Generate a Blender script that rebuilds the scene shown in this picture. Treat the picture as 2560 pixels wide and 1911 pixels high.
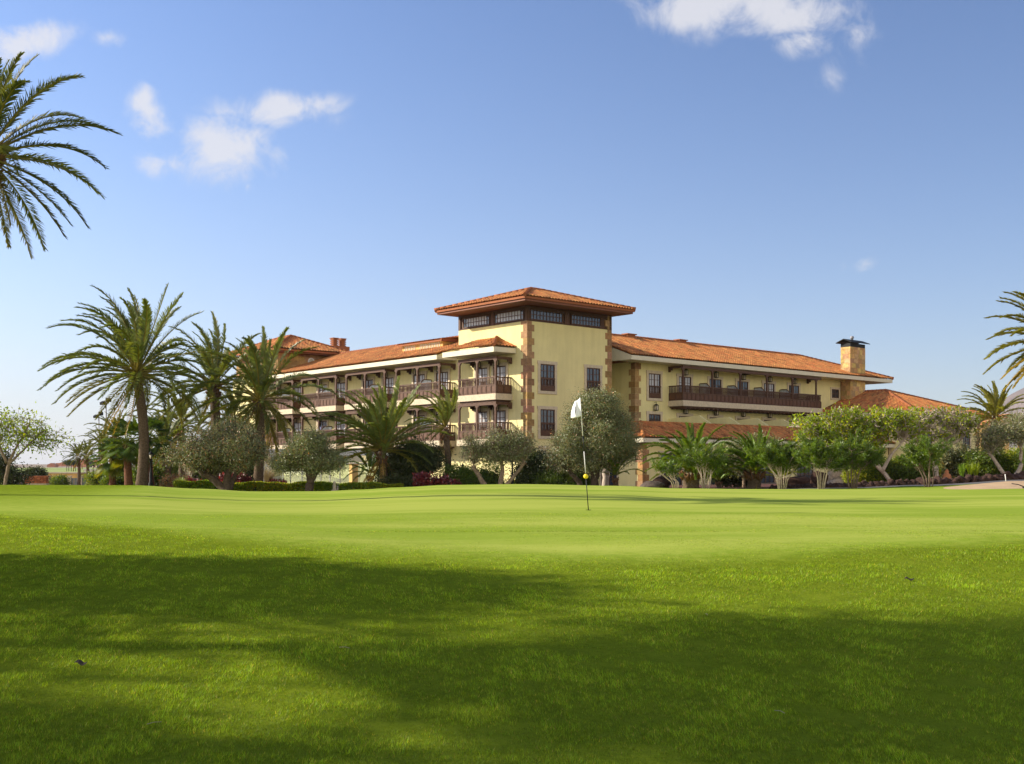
import bpy, math, random
import numpy as np
from mathutils import Vector, Matrix
rng = np.random.default_rng(7); random.seed(7)
R = math.radians
sc = bpy.context.scene
for o in list(bpy.data.objects): bpy.data.objects.remove(o)

# ---------------------------------------------------------------- camera, world, sun, exposure
EYE = 1.6                       # height of the eye above the lawn under it
F, CX, YH = 2840.0, 1280.0, 1170.0     # focal length, centre column and horizon row of the 2560 px wide photograph
cd = bpy.data.cameras.new('camera'); cam = bpy.data.objects.new('camera', cd); sc.collection.objects.link(cam)
cd.sensor_width = 36; cd.lens = F/2560*36; cd.shift_y = (YH-955.5)/2560
cam.location = (0, 0, EYE); cam.rotation_euler = (R(90), 0, 0)
cd.clip_start = 0.1; cd.clip_end = 20000
sc.camera = cam
sc.view_settings.view_transform = 'Standard'; sc.view_settings.look = 'None'
sc.view_settings.exposure = 0.7; sc.view_settings.gamma = 1
sc.cycles.max_bounces = 6; sc.cycles.diffuse_bounces = 3; sc.cycles.glossy_bounces = 3
sc.cycles.transmission_bounces = 4; sc.cycles.transparent_max_bounces = 6; sc.cycles.caustics_reflective = False; sc.cycles.caustics_refractive = False

SUN_DIR = Vector((-1.40, 0.12, 0.69)).normalized()      # towards the sun: low, from the left
SUN_EL = math.asin(SUN_DIR.z); SUN_ROT = math.atan2(SUN_DIR.x, SUN_DIR.y)
ld = bpy.data.lights.new('sun', 'SUN'); ld.energy = 4.9; ld.angle = R(0.8); ld.color = (1.0, 0.90, 0.74)
sun = bpy.data.objects.new('sun', ld); sc.collection.objects.link(sun)
sun.rotation_euler = SUN_DIR.to_track_quat('Z', 'Y').to_euler(); sun.location = (-60, 10, 60)

world = bpy.data.worlds.new('World'); sc.world = world; world.use_nodes = True
NT = world.node_tree; NT.nodes.clear()
def N(nt, t, **kw):
    n = nt.nodes.new(t)
    for k, v in kw.items():
        if isinstance(k, str) and k.startswith('i_'): n.inputs[int(k[2:])].default_value = v
        else: setattr(n, k, v)
    return n
def M_(nt, op, a, b=None, c=None, clamp=False):
    n = nt.nodes.new('ShaderNodeMath'); n.operation = op; n.use_clamp = clamp
    for i, x in enumerate((a, b, c)):
        if x is None: continue
        if isinstance(x, (int, float)): n.inputs[i].default_value = x
        else: nt.links.new(x, n.inputs[i])
    return n.outputs[0]
sky = N(NT, 'ShaderNodeTexSky'); sky.sky_type = 'NISHITA'; sky.sun_disc = False
sky.sun_elevation = SUN_EL; sky.sun_rotation = SUN_ROT
sky.air_density = 1.0; sky.dust_density = 0.5; sky.ozone_density = 2.5; sky.altitude = 0
tc = N(NT, 'ShaderNodeTexCoord'); sp = N(NT, 'ShaderNodeSeparateXYZ'); NT.links.new(tc.outputs['Generated'], sp.inputs[0])
yy = M_(NT, 'MAXIMUM', sp.outputs[1], 0.02)
ca = M_(NT, 'DIVIDE', sp.outputs[0], yy); cb = M_(NT, 'DIVIDE', sp.outputs[2], yy)
cv = N(NT, 'ShaderNodeCombineXYZ'); NT.links.new(ca, cv.inputs[0]); NT.links.new(cb, cv.inputs[1])
n1 = N(NT, 'ShaderNodeTexNoise'); n1.inputs['Scale'].default_value = 20; n1.inputs['Detail'].default_value = 11; n1.inputs['Roughness'].default_value = 0.66
n1.inputs['Distortion'].default_value = 0.5
NT.links.new(cv.outputs[0], n1.inputs['Vector'])
nw = N(NT, 'ShaderNodeTexNoise'); nw.inputs['Scale'].default_value = 9; nw.inputs['Detail'].default_value = 4
NT.links.new(cv.outputs[0], nw.inputs['Vector'])
wsub = N(NT, 'ShaderNodeVectorMath', operation='SUBTRACT'); NT.links.new(nw.outputs['Color'], wsub.inputs[0]); wsub.inputs[1].default_value = (.5, .5, .5)
wsc = N(NT, 'ShaderNodeVectorMath', operation='SCALE'); NT.links.new(wsub.outputs[0], wsc.inputs[0]); wsc.inputs['Scale'].default_value = 0.07
wad = N(NT, 'ShaderNodeVectorMath', operation='ADD'); NT.links.new(cv.outputs[0], wad.inputs[0]); NT.links.new(wsc.outputs[0], wad.inputs[1])
CLOUDS = [(70, 98, 105, 42, .95), (268, 110, 34, 26, .6), (690, 255, 100, 46, 1.0), (815, 238, 62, 34, .8), (560, 355, 95, 70, 1.15),
          (372, 290, 50, 32, .95), (415, 382, 62, 28, .8), (692, 390, 62, 52, .62), (555, 250, 60, 28, .5), (860, 290, 40, 30, .35),
          (1850, 5, 210, 62, 1.15), (1965, 85, 70, 45, .75), (2120, 60, 60, 80, .6), (2060, 190, 60, 60, .36), (2145, 668, 62, 18, .6),
          (1490, 8, 60, 18, .4), (590, 300, 70, 30, .6), (30, 770, 70, 18, .3), (150, 740, 60, 14, .3), (1055, 760, 18, 14, .3), (920, 762, 14, 10, .3), (620, 465, 12, 12, .4)]
acc = None
for (px, py, rx, ry, w) in CLOUDS:
    s_ = N(NT, 'ShaderNodeVectorMath', operation='SUBTRACT'); NT.links.new(wad.outputs[0], s_.inputs[0]); s_.inputs[1].default_value = ((px-CX)/F, (YH-py)/F, 0)
    m_ = N(NT, 'ShaderNodeVectorMath', operation='MULTIPLY'); NT.links.new(s_.outputs[0], m_.inputs[0]); m_.inputs[1].default_value = (F/rx/1.95, F/ry/1.95, 0)
    l_ = N(NT, 'ShaderNodeVectorMath', operation='LENGTH'); NT.links.new(m_.outputs[0], l_.inputs[0])
    v_ = M_(NT, 'MULTIPLY', M_(NT, 'SUBTRACT', 1.0, l_.outputs['Value'], clamp=True), w)
    acc = v_ if acc is None else M_(NT, 'MAXIMUM', acc, v_)
nz = M_(NT, 'MULTIPLY', M_(NT, 'SUBTRACT', n1.outputs['Fac'], 0.5), 2.1)
dens = M_(NT, 'ADD', acc, M_(NT, 'MULTIPLY', nz, M_(NT, 'MINIMUM', M_(NT, 'MULTIPLY', acc, 3.0), 1.0)))
mr = N(NT, 'ShaderNodeMapRange'); mr.interpolation_type = 'SMOOTHSTEP'; NT.links.new(dens, mr.inputs['Value'])
mr.inputs['From Min'].default_value = 0.17; mr.inputs['From Max'].default_value = .95
mr.inputs['To Max'].default_value = 0.80
front = M_(NT, 'GREATER_THAN', sp.outputs[1], 0.05)
thin = N(NT, 'ShaderNodeMapRange'); NT.links.new(acc, thin.inputs[0]); thin.inputs[1].default_value = .0; thin.inputs[2].default_value = .6; thin.inputs[3].default_value = .22
cfac = M_(NT, 'MULTIPLY', M_(NT, 'MULTIPLY', mr.outputs[0], thin.outputs[0]), front)
# the air near the horizon is a pale milky lilac, whitest towards the sun on the left
def vmul(a, col):
    v = N(NT, 'ShaderNodeVectorMath', operation='MULTIPLY'); NT.links.new(a, v.inputs[0]); v.inputs[1].default_value = col; return v.outputs[0]
sunward = M_(NT, 'MULTIPLY_ADD', sp.outputs[0], -.5, .5)
skc0 = vmul(sky.outputs[0], (0.97, 1.0, 1.19)); sg = N(NT, 'ShaderNodeVectorMath', operation='SCALE'); NT.links.new(skc0, sg.inputs[0]); NT.links.new(M_(NT, 'MULTIPLY_ADD', sunward, .8, .60), sg.inputs['Scale']); skc = sg.outputs[0]
hz = M_(NT, 'POWER', M_(NT, 'SUBTRACT', 1.0, M_(NT, 'MAXIMUM', sp.outputs[2], 0.0), clamp=True), 7.0)
hzf = M_(NT, 'MULTIPLY', hz, M_(NT, 'MULTIPLY_ADD', M_(NT, 'POWER', sunward, 2.0), 1.35, .22), clamp=True)
hm = N(NT, 'ShaderNodeMix'); hm.data_type = 'RGBA'; NT.links.new(hzf, hm.inputs[0]); NT.links.new(skc, hm.inputs[6]); hm.inputs[7].default_value = (4.95, 4.9, 5.0, 1)
# added warm-white fill glow low in the sky behind the camera, lifts shaded walls
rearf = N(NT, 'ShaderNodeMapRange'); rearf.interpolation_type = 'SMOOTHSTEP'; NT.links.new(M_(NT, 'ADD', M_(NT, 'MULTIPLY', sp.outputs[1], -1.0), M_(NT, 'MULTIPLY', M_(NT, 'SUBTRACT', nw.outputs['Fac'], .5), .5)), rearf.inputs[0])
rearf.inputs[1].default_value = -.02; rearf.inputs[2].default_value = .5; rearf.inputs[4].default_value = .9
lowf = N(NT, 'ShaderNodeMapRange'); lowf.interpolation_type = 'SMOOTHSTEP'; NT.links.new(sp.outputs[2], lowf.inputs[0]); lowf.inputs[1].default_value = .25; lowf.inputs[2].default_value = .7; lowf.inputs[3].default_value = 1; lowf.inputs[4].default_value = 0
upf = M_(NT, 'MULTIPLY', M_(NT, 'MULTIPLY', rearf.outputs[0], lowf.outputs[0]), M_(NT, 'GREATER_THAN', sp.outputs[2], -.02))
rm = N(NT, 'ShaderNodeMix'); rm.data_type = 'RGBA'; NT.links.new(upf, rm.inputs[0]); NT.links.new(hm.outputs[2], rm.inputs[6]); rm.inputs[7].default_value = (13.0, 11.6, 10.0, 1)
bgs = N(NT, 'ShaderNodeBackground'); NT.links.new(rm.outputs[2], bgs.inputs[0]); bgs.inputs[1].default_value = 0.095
bgc = N(NT, 'ShaderNodeBackground'); bgc.inputs[0].default_value = (0.84, 0.83, 0.86, 1); bgc.inputs[1].default_value = 0.62
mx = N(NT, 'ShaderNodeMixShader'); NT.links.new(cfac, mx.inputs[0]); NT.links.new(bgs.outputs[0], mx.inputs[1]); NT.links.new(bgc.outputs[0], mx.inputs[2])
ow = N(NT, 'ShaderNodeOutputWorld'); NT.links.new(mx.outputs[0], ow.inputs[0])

# ---------------------------------------------------------------- materials
MATS = {}
def mat(name, rgb, rough=.8, scale=0, amt=0, bump=0, bscale=40, metal=0, spec=.3, tint=True, scale2=0, amt2=0):
    m = bpy.data.materials.new(name); m.use_nodes = True; nt = m.node_tree; b = nt.nodes['Principled BSDF']
    b.inputs['Roughness'].default_value = rough; b.inputs['Metallic'].default_value = metal; b.inputs['Specular IOR Level'].default_value = spec
    tcn = nt.nodes.new('ShaderNodeNewGeometry')
    cur = None
    if tint:
        a = nt.nodes.new('ShaderNodeAttribute'); a.attribute_name = 'tint'
        mm = nt.nodes.new('ShaderNodeMix'); mm.data_type = 'RGBA'; mm.blend_type = 'MULTIPLY'; mm.inputs[0].default_value = 1
        mm.inputs[6].default_value = (*rgb, 1); nt.links.new(a.outputs['Color'], mm.inputs[7]); cur = mm.outputs[2]
    for s, am in ((scale, amt), (scale2, amt2)):
        if not am: continue
        n = nt.nodes.new('ShaderNodeTexNoise'); n.inputs['Scale'].default_value = s; n.inputs['Detail'].default_value = 5
        nt.links.new(tcn.outputs['Position'], n.inputs['Vector'])
        r = nt.nodes.new('ShaderNodeMapRange'); r.inputs[1].default_value = .3; r.inputs[2].default_value = .7
        r.inputs[3].default_value = 1-am; r.inputs[4].default_value = 1+am; nt.links.new(n.outputs['Fac'], r.inputs[0])
        v = nt.nodes.new('ShaderNodeVectorMath'); v.operation = 'SCALE'
        if cur is None: v.inputs[0].default_value = rgb
        else: nt.links.new(cur, v.inputs[0])
        nt.links.new(r.outputs[0], v.inputs['Scale']); cur = v.outputs[0]
    if cur is None: b.inputs['Base Color'].default_value = (*rgb, 1)
    else: nt.links.new(cur, b.inputs['Base Color'])
    if bump:
        n = nt.nodes.new('ShaderNodeTexNoise'); n.inputs['Scale'].default_value = bscale; n.inputs['Detail'].default_value = 4
        nt.links.new(tcn.outputs['Position'], n.inputs['Vector'])
        bp = nt.nodes.new('ShaderNodeBump'); bp.inputs['Strength'].default_value = bump; bp.inputs['Distance'].default_value = .05
        nt.links.new(n.outputs['Fac'], bp.inputs['Height']); nt.links.new(bp.outputs[0], b.inputs['Normal'])
    MATS[name] = m; return m
def leafmat(name, rgb, trans=.35, tr=None, gloss=.06):
    m = bpy.data.materials.new(name); m.use_nodes = True; nt = m.node_tree; nt.nodes.clear()
    a = nt.nodes.new('ShaderNodeAttribute'); a.attribute_name = 'tint'
    def mul(c):
        mm = nt.nodes.new('ShaderNodeMix'); mm.data_type = 'RGBA'; mm.blend_type = 'MULTIPLY'; mm.inputs[0].default_value = 1
        mm.inputs[6].default_value = (*c, 1); nt.links.new(a.outputs['Color'], mm.inputs[7]); return mm.outputs[2]
    d = nt.nodes.new('ShaderNodeBsdfDiffuse'); nt.links.new(mul(rgb), d.inputs[0])
    t = nt.nodes.new('ShaderNodeBsdfTranslucent'); nt.links.new(mul(tr or (rgb[0]*1.4, rgb[1]*1.4, rgb[2]*.6)), t.inputs[0])
    g = nt.nodes.new('ShaderNodeBsdfGlossy'); g.inputs[0].default_value = (1, 1, 1, 1); g.inputs['Roughness'].default_value = .45
    x1 = nt.nodes.new('ShaderNodeMixShader'); x1.inputs[0].default_value = trans; nt.links.new(d.outputs[0], x1.inputs[1]); nt.links.new(t.outputs[0], x1.inputs[2])
    x2 = nt.nodes.new('ShaderNodeMixShader'); x2.inputs[0].default_value = gloss; nt.links.new(x1.outputs[0], x2.inputs[1]); nt.links.new(g.outputs[0], x2.inputs[2])
    o = nt.nodes.new('ShaderNodeOutputMaterial'); nt.links.new(x2.outputs[0], o.inputs[0]); MATS[name] = m; return m
mat('plaster', (.72, .64, .31), .9, 1.2, .04, .25, 30, scale2=.35, amt2=.05)
_pm = MATS['plaster']; _nt = _pm.node_tree; _b = _nt.nodes['Principled BSDF']; _l = _b.inputs['Base Color'].links[0].from_socket
_g = N(_nt, 'ShaderNodeNewGeometry'); _mp = N(_nt, 'ShaderNodeMapping'); _mp.inputs['Scale'].default_value = (2.6, 2.6, .22); _nt.links.new(_g.outputs['Position'], _mp.inputs[0])
_n = N(_nt, 'ShaderNodeTexNoise'); _n.inputs['Scale'].default_value = 1.0; _n.inputs['Detail'].default_value = 6; _nt.links.new(_mp.outputs[0], _n.inputs['Vector'])
_r = N(_nt, 'ShaderNodeMapRange'); _r.inputs[1].default_value = .35; _r.inputs[2].default_value = .62; _r.inputs[3].default_value = .95; _r.inputs[4].default_value = 1.03; _nt.links.new(_n.outputs['Fac'], _r.inputs[0])
_v = N(_nt, 'ShaderNodeVectorMath', operation='SCALE'); _nt.links.new(_l, _v.inputs[0]); _nt.links.new(_r.outputs[0], _v.inputs['Scale']); _nt.links.new(_v.outputs[0], _b.inputs['Base Color'])
mat('cream', (.66, .61, .46), .85, 2.5, .06)
mat('travertine', (.56, .47, .33), .85, 6, .12, .2, 25)
mat('stone_pale', (.50, .33, .15), .9, 5, .22, .5, 14)
mat('stone', (.33, .20, .095), .9, 5, .22, .5, 14)
mat('wood', (.092, .044, .023), .6, 12, .2)
mat('wood_red', (.20, .075, .04), .6, 8, .18)
mat('tile', (.44, .175, .05), .8, 3, .14, .15, 30, scale2=.5, amt2=.08)
mat('tile_edge', (.30, .10, .035), .8, 3, .1)
mat('glass', (.035, .045, .06), .06, 2, .3, spec=.9)
mat('curtain', (.42, .42, .44), .3, 3, .1, spec=.8)
mat('white', (.68, .67, .63), .7)
mat('metal_dark', (.014, .015, .015), .6, spec=.2)
mat('metal_grey', (.30, .30, .32), .5, metal=.3)
mat('lamp_glass', (.55, .47, .33), .3)
mat('lava', (.055, .028, .020), .95, 9, .4, 1, 18)
mat('boulder', (.10, .075, .06), .9, 5, .4, .8, 9)
mat('ochre', (.62, .40, .14), .9, 2, .1)
mat('bark_palm', (.115, .078, .048), .95, 14, .35, 1, 22)
mat('bark', (.24, .175, .12), .95, 9, .35, .8, 25)
mat('bark_dark', (.085, .06, .042), .95, 9, .35, .8, 25)
mat('bark_pale', (.46, .38, .30), .9, 9, .25, .5, 25)
mat('asphalt', (.105, .10, .098), .9, 3, .15)
mat('skin', (.45, .27, .19), .6)
mat('cloth', (.22, .22, .42), .8)
mat('cloth_flag', (.80, .80, .78), .8)
mat('yellow', (.80, .60, .02), .4)
mat('black', (.012, .012, .012), .5)
mat('terracotta', (.50, .20, .09), .8)
mat('fence_blue', (.10, .15, .17), .6)
leafmat('leaf_palm', (.125, .15, .028), .30, (.23, .26, .02), .04)
leafmat('leaf_olive', (.175, .20, .08), .2, (.20, .21, .04), .05)
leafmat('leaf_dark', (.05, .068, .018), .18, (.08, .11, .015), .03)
leafmat('leaf_bright', (.20, .27, .016), .42, (.40, .48, .015), .02)
leafmat('leaf_green', (.095, .155, .016), .34, (.20, .29, .012), .03)
leafmat('leaf_red', (.16, .018, .022), .3, (.3, .03, .03))
leafmat('leaf_straw', (.42, .34, .20), .35, (.4, .33, .18))
leafmat('leaf_grass', (.178, .262, .012), .38, (.31, .42, .010), .012)
leafmat('screen_glass', (.55, .60, .64), .55, (.70, .75, .80), .16)
m = bpy.data.materials.new('clear_glass'); m.use_nodes = True; nt = m.node_tree; nt.nodes.clear()
tb = nt.nodes.new('ShaderNodeBsdfTransparent'); tb.inputs[0].default_value = (.80, .88, .88, 1); gb = nt.nodes.new('ShaderNodeBsdfGlossy'); gb.inputs['Roughness'].default_value = .03
xs = nt.nodes.new('ShaderNodeMixShader'); xs.inputs[0].default_value = .14; nt.links.new(tb.outputs[0], xs.inputs[1]); nt.links.new(gb.outputs[0], xs.inputs[2])
oo = nt.nodes.new('ShaderNodeOutputMaterial'); nt.links.new(xs.outputs[0], oo.inputs[0]); MATS['clear_glass'] = m

# ---------------------------------------------------------------- mesh helpers
class MB:
    """collects shapes into ONE mesh object"""
    def __init__(s): s.v = []; s.f = []; s.t = []; s.n = 0; s.sm = []
    def add(s, v, f, tint=(1, 1, 1), smooth=False):
        v = np.asarray(v, float).reshape(-1, 3); f = np.asarray(f, int)
        s.v.append(v); s.f.append(f+s.n); s.n += len(v)
        t = np.asarray(tint, float)
        s.t.append(np.broadcast_to(t, (len(f), 3)) if t.ndim == 1 else t); s.sm.append(np.full(len(f), smooth))
    def box(s, x0, x1, y0, y1, z0, z1, tint=(1, 1, 1)):
        if x0 > x1: x0, x1 = x1, x0
        if y0 > y1: y0, y1 = y1, y0
        if z0 > z1: z0, z1 = z1, z0
        v = [(x, y, z) for z in (z0, z1) for y in (y0, y1) for x in (x0, x1)]
        s.add(v, [(0, 2, 3, 1), (4, 5, 7, 6), (0, 1, 5, 4), (2, 6, 7, 3), (0, 4, 6, 2), (1, 3, 7, 5)], tint)
    def prism(s, poly, d0, d1, axis, tint=(1, 1, 1)):
        """polygon (2-D) extruded along axis 0/1/2 from d0 to d1"""
        n = len(poly)
        def pt(p, d):
            return {0: (d, p[0], p[1]), 1: (p[0], d, p[1]), 2: (p[0], p[1], d)}[axis]
        v = [pt(p, d0) for p in poly]+[pt(p, d1) for p in poly]
        s.v.append(np.array(v, float)); b = s.n; s.n += 2*n
        for i in range(n):
            j = (i+1) % n; s.f.append(np.array([[b+i, b+j, b+n+j, b+n+i]])); s.t.append(np.array([tint])); s.sm.append(np.array([False]))
        s.f.append(np.array([[b+i for i in range(n)]])); s.t.append(np.array([tint])); s.sm.append(np.array([False]))
        s.f.append(np.array([[b+n+i for i in reversed(range(n))]])); s.t.append(np.array([tint])); s.sm.append(np.array([False]))
    def tube(s, pts, rad, k=6, tint=(1, 1, 1), cap=True):
        pts = np.asarray(pts, float); n = len(pts); rad = np.broadcast_to(np.asarray(rad, float), (n,))
        d = np.gradient(pts, axis=0); d /= np.linalg.norm(d, axis=1)[:, None]+1e-9
        up = np.array([0, 0, 1.0]) if abs(d[0][2]) < .9 else np.array([1.0, 0, 0])
        a = np.cross(d, up); a /= np.linalg.norm(a, axis=1)[:, None]+1e-9; b = np.cross(d, a)
        th = np.arange(k)*2*math.pi/k
        v = pts[:, None, :]+rad[:, None, None]*(np.cos(th)[None, :, None]*a[:, None, :]+np.sin(th)[None, :, None]*b[:, None, :])
        i = np.arange(n-1)[:, None]; j = np.arange(k)[None, :]; j2 = (j+1) % k
        f = np.stack([i*k+j, i*k+j2, (i+1)*k+j2, (i+1)*k+j], -1).reshape(-1, 4)
        s.add(v.reshape(-1, 3), f, tint, True)
        if cap:
            b0 = s.n-n*k
            for r, rv in ((0, True), (n-1, False)):
                ids = [b0+r*k+q for q in range(k)]
                s.f.append(np.array([ids[::-1] if rv else ids])); s.t.append(np.array([tint if np.ndim(tint) == 1 else (1, 1, 1)])); s.sm.append(np.array([False]))
    def lathe(s, c, prof, k=16, tint=(1, 1, 1)):
        """prof = [(radius, z)...] turned about the vertical through c"""
        th = np.arange(k)*2*math.pi/k; pr = np.array(prof, float); n = len(pr)
        v = np.stack([c[0]+pr[:, 0:1]*np.cos(th), c[1]+pr[:, 0:1]*np.sin(th), np.broadcast_to(c[2]+pr[:, 1:2], (n, k))], -1)
        i = np.arange(n-1)[:, None]; j = np.arange(k)[None, :]; j2 = (j+1) % k
        s.add(v.reshape(-1, 3), np.stack([i*k+j, i*k+j2, (i+1)*k+j2, (i+1)*k+j], -1).reshape(-1, 4), tint, True)
    def ball(s, c, r, k=14, tint=(1, 1, 1), sq=(1, 1, 1), rough=0):
        th = np.linspace(0, math.pi, k); ph = np.arange(2*k)*math.pi/k
        d = np.stack([np.sin(th)[:, None]*np.cos(ph), np.sin(th)[:, None]*np.sin(ph), np.cos(th)[:, None]*np.ones(2*k)], -1)
        rr = 1.0
        if rough:
            q = rng.normal(size=(9, 3))*2.2; pz = rng.uniform(0, 6, 9)
            rr = (1+rough*np.sin(d@q.T+pz).sum(-1)/3)[..., None]
        v = np.array(c)+d*rr*r*np.array(sq); K = 2*k
        i = np.arange(k-1)[:, None]; j = np.arange(K)[None, :]; j2 = (j+1) % K
        s.add(v.reshape(-1, 3), np.stack([i*K+j, (i+1)*K+j, (i+1)*K+j2, i*K+j2], -1).reshape(-1, 4), tint, True)
    def mesh(s, name, mtl, off=(0, 0, 0)):
        me = bpy.data.meshes.new(name)
        if s.n == 0: return me
        v = np.concatenate(s.v)+np.array(off)
        lens = []; idx = []
        for f in s.f: lens.append(np.full(len(f), f.shape[1])); idx.append(f.reshape(-1))
        lens = np.concatenate(lens); idx = np.concatenate(idx)
        me.vertices.add(len(v)); me.vertices.foreach_set('co', v.astype(np.float32).reshape(-1))
        me.loops.add(len(idx)); me.loops.foreach_set('vertex_index', idx.astype(np.int32))
        me.polygons.add(len(lens)); st = np.concatenate([[0], np.cumsum(lens)[:-1]])
        me.polygons.foreach_set('loop_start', st.astype(np.int32))
        me.polygons.foreach_set('use_smooth', np.concatenate(s.sm))
        at = me.attributes.new('tint', 'FLOAT_COLOR', 'FACE')
        t = np.concatenate([np.asarray(x, float) for x in s.t]); t4 = np.concatenate([t, np.ones((len(t), 1))], 1)
        at.data.foreach_set('color', t4.astype(np.float32).reshape(-1))
        me.materials.append(MATS[mtl]); me.update(calc_edges=True); return me
def link(name, me, parent=None, loc=None):
    o = bpy.data.objects.new(name, me); sc.collection.objects.link(o)
    if parent: o.parent = parent
    if loc is not None: o.location = loc
    return o
def tag(o, label=None, cat=None, group=None, kind=None):
    if label: o['label'] = label
    if cat: o['category'] = cat
    if group: o['group'] = group
    if kind: o['kind'] = kind
    return o
def empty(name, loc, label, cat, group=None, rz=0):
    o = bpy.data.objects.new(name, None); sc.collection.objects.link(o); o.location = loc; o.rotation_euler.z = rz
    o.empty_display_size = .3
    return tag(o, label, cat, group)
def at(px, py, D):      # a point of the photograph, in its 2560 px pixels, at depth D metres
    return Vector(((px-CX)/F*D, D, EYE+(YH-py)/F*D))

# ---------------------------------------------------------------- the lie of the land (heights below the eye)
PXS = np.array([-1500, 0, 330, 500, 640, 800, 900, 1000, 1120, 1300, 1540, 1700, 1900, 2100, 2300, 2560, 3600], float)
def row(*a): return np.array(a, float)
one = np.ones(len(PXS))
y46 = row(1213, 1213, 1213.5, 1223, 1230, 1229, 1224, 1218, 1212.5, 1211, 1215, 1221, 1224, 1226, 1225, 1221, 1221)
z60 = row(-.9, -.9, -.92, -1.22, -1.25, -1.25, -1.25, -1.28, -1.3, -1.3, -1.25, -1.12, -1.1, -1.02, -.84, -.58, -.5)
z80 = row(-1.25, -1.25, -1.3, -1.3, -1.3, -1.3, -1.3, -1.3, -1.3, -1.3, -1.3, -1.2, -1.1, -1.0, -.8, -.5, -.4)
DST = np.array([-60, 0, 6, 10, 14.5, 18, 22, 28, 38, 46, 53, 60, 80, 130, 300, 600, 1500, 6000], float)
c46 = -(y46-1170)/F*46; LM = row(1, 1, 1, .8, .4, 0, 0, 0, 0, 0, 0, 0, 0, 0, 0, 0, 0)
c38 = -.66+(c46+.68)*.72; c28 = -.73+(c46+.68)*.42
ZT = np.stack([-1.7*one, -1.62*one, -1.56*one, -1.36*one, -1.05*one, -.92*one, -.81*one+(c46+.68)*.15, c28, c38, c46, c46*.45+z60*.55, z60, z80,
               -1.3*one-.9*LM, -1.1*one-1.4*LM, -.5*one-2*LM, 1.0*one-3*LM, 2.0*one-4*LM])
DZ = np.gradient(ZT, DST, axis=0)*.8
def ground(x, y):
    x = np.asarray(x, float); y = np.asarray(y, float)
    px = CX+F*x/np.maximum(y, 20.)
    k = np.clip(np.searchsorted(DST, y)-1, 0, len(DST)-2)
    fi = np.interp(px, PXS, np.arange(len(PXS))); i0 = np.clip(fi.astype(int), 0, len(PXS)-2); w = fi-i0; w = w*w*(3-2*w)
    g = lambda A, kk: A[kk, i0]*(1-w)+A[kk, i0+1]*w
    h = DST[k+1]-DST[k]; t = np.clip((y-DST[k])/h, 0, 1)
    z = (2*t**3-3*t**2+1)*g(ZT, k)+(t**3-2*t**2+t)*h*g(DZ, k)+(-2*t**3+3*t**2)*g(ZT, k+1)+(t**3-t**2)*h*g(DZ, k+1)
    near = np.clip((y-2)/6, 0, 1)*np.clip((60-y)/20, 0, 1)
    z = z+near*(.028*np.sin(x*.55+.3*y)+.022*np.sin(x*.23-y*.61+1.3)+.012*np.sin(x*1.3+y*1.9))*np.where(y > 17, .35, 1)
    return z+EYE
def gz(x, y): return float(ground(np.array([x]), np.array([y]))[0])
def on_ground(px, D): x = (px-CX)/F*D; return Vector((x, D, gz(x, D)))

def axis_pts(segs):
    a = []
    for lo, hi, st in segs: a += list(np.arange(lo, hi, st))
    return np.array(a+[segs[-1][1]])
ys = axis_pts([(-60, 2, 6), (2, 5, 1), (5, 20, .3), (20, 64, .6), (64, 110, 3), (110, 300, 12), (300, 900, 50), (900, 6000, 500)])
xs_ = axis_pts([(-5000, -1000, 500), (-1000, -200, 60), (-200, -60, 10), (-60, -24, 1.5), (-24, 24, .5), (24, 60, 1.5), (60, 200, 10), (200, 1000, 60), (1000, 5000, 500)])
GX, GY = np.meshgrid(xs_, ys); GZ = ground(GX, GY)
def in_green(x, y):
    px = CX+F*x/np.maximum(y, 1)
    near = np.interp(px, [-600, 0, 500, 1280, 2000, 2560, 3200], [30, 21, 17, 14.6, 15, 16.2, 18])
    far = np.interp(px, [-600, 0, 300, 520, 700, 2000, 2300, 2560, 3200], [30, 24, 33, 55, 55, 55, 50, 44, 40])
    return (y > near) & (y < far)
nxv, nyv = len(xs_), len(ys)
ii, jj = np.meshgrid(np.arange(nyv-1), np.arange(nxv-1), indexing='ij')
quads = np.stack([ii*nxv+jj, ii*nxv+jj+1, (ii+1)*nxv+jj+1, (ii+1)*nxv+jj], -1).reshape(-1, 4)
cxq = GX.reshape(-1)[quads].mean(1); cyq = GY.reshape(-1)[quads].mean(1)
isg = in_green(cxq, cyq) & (np.abs(cxq) < 34)

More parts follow.
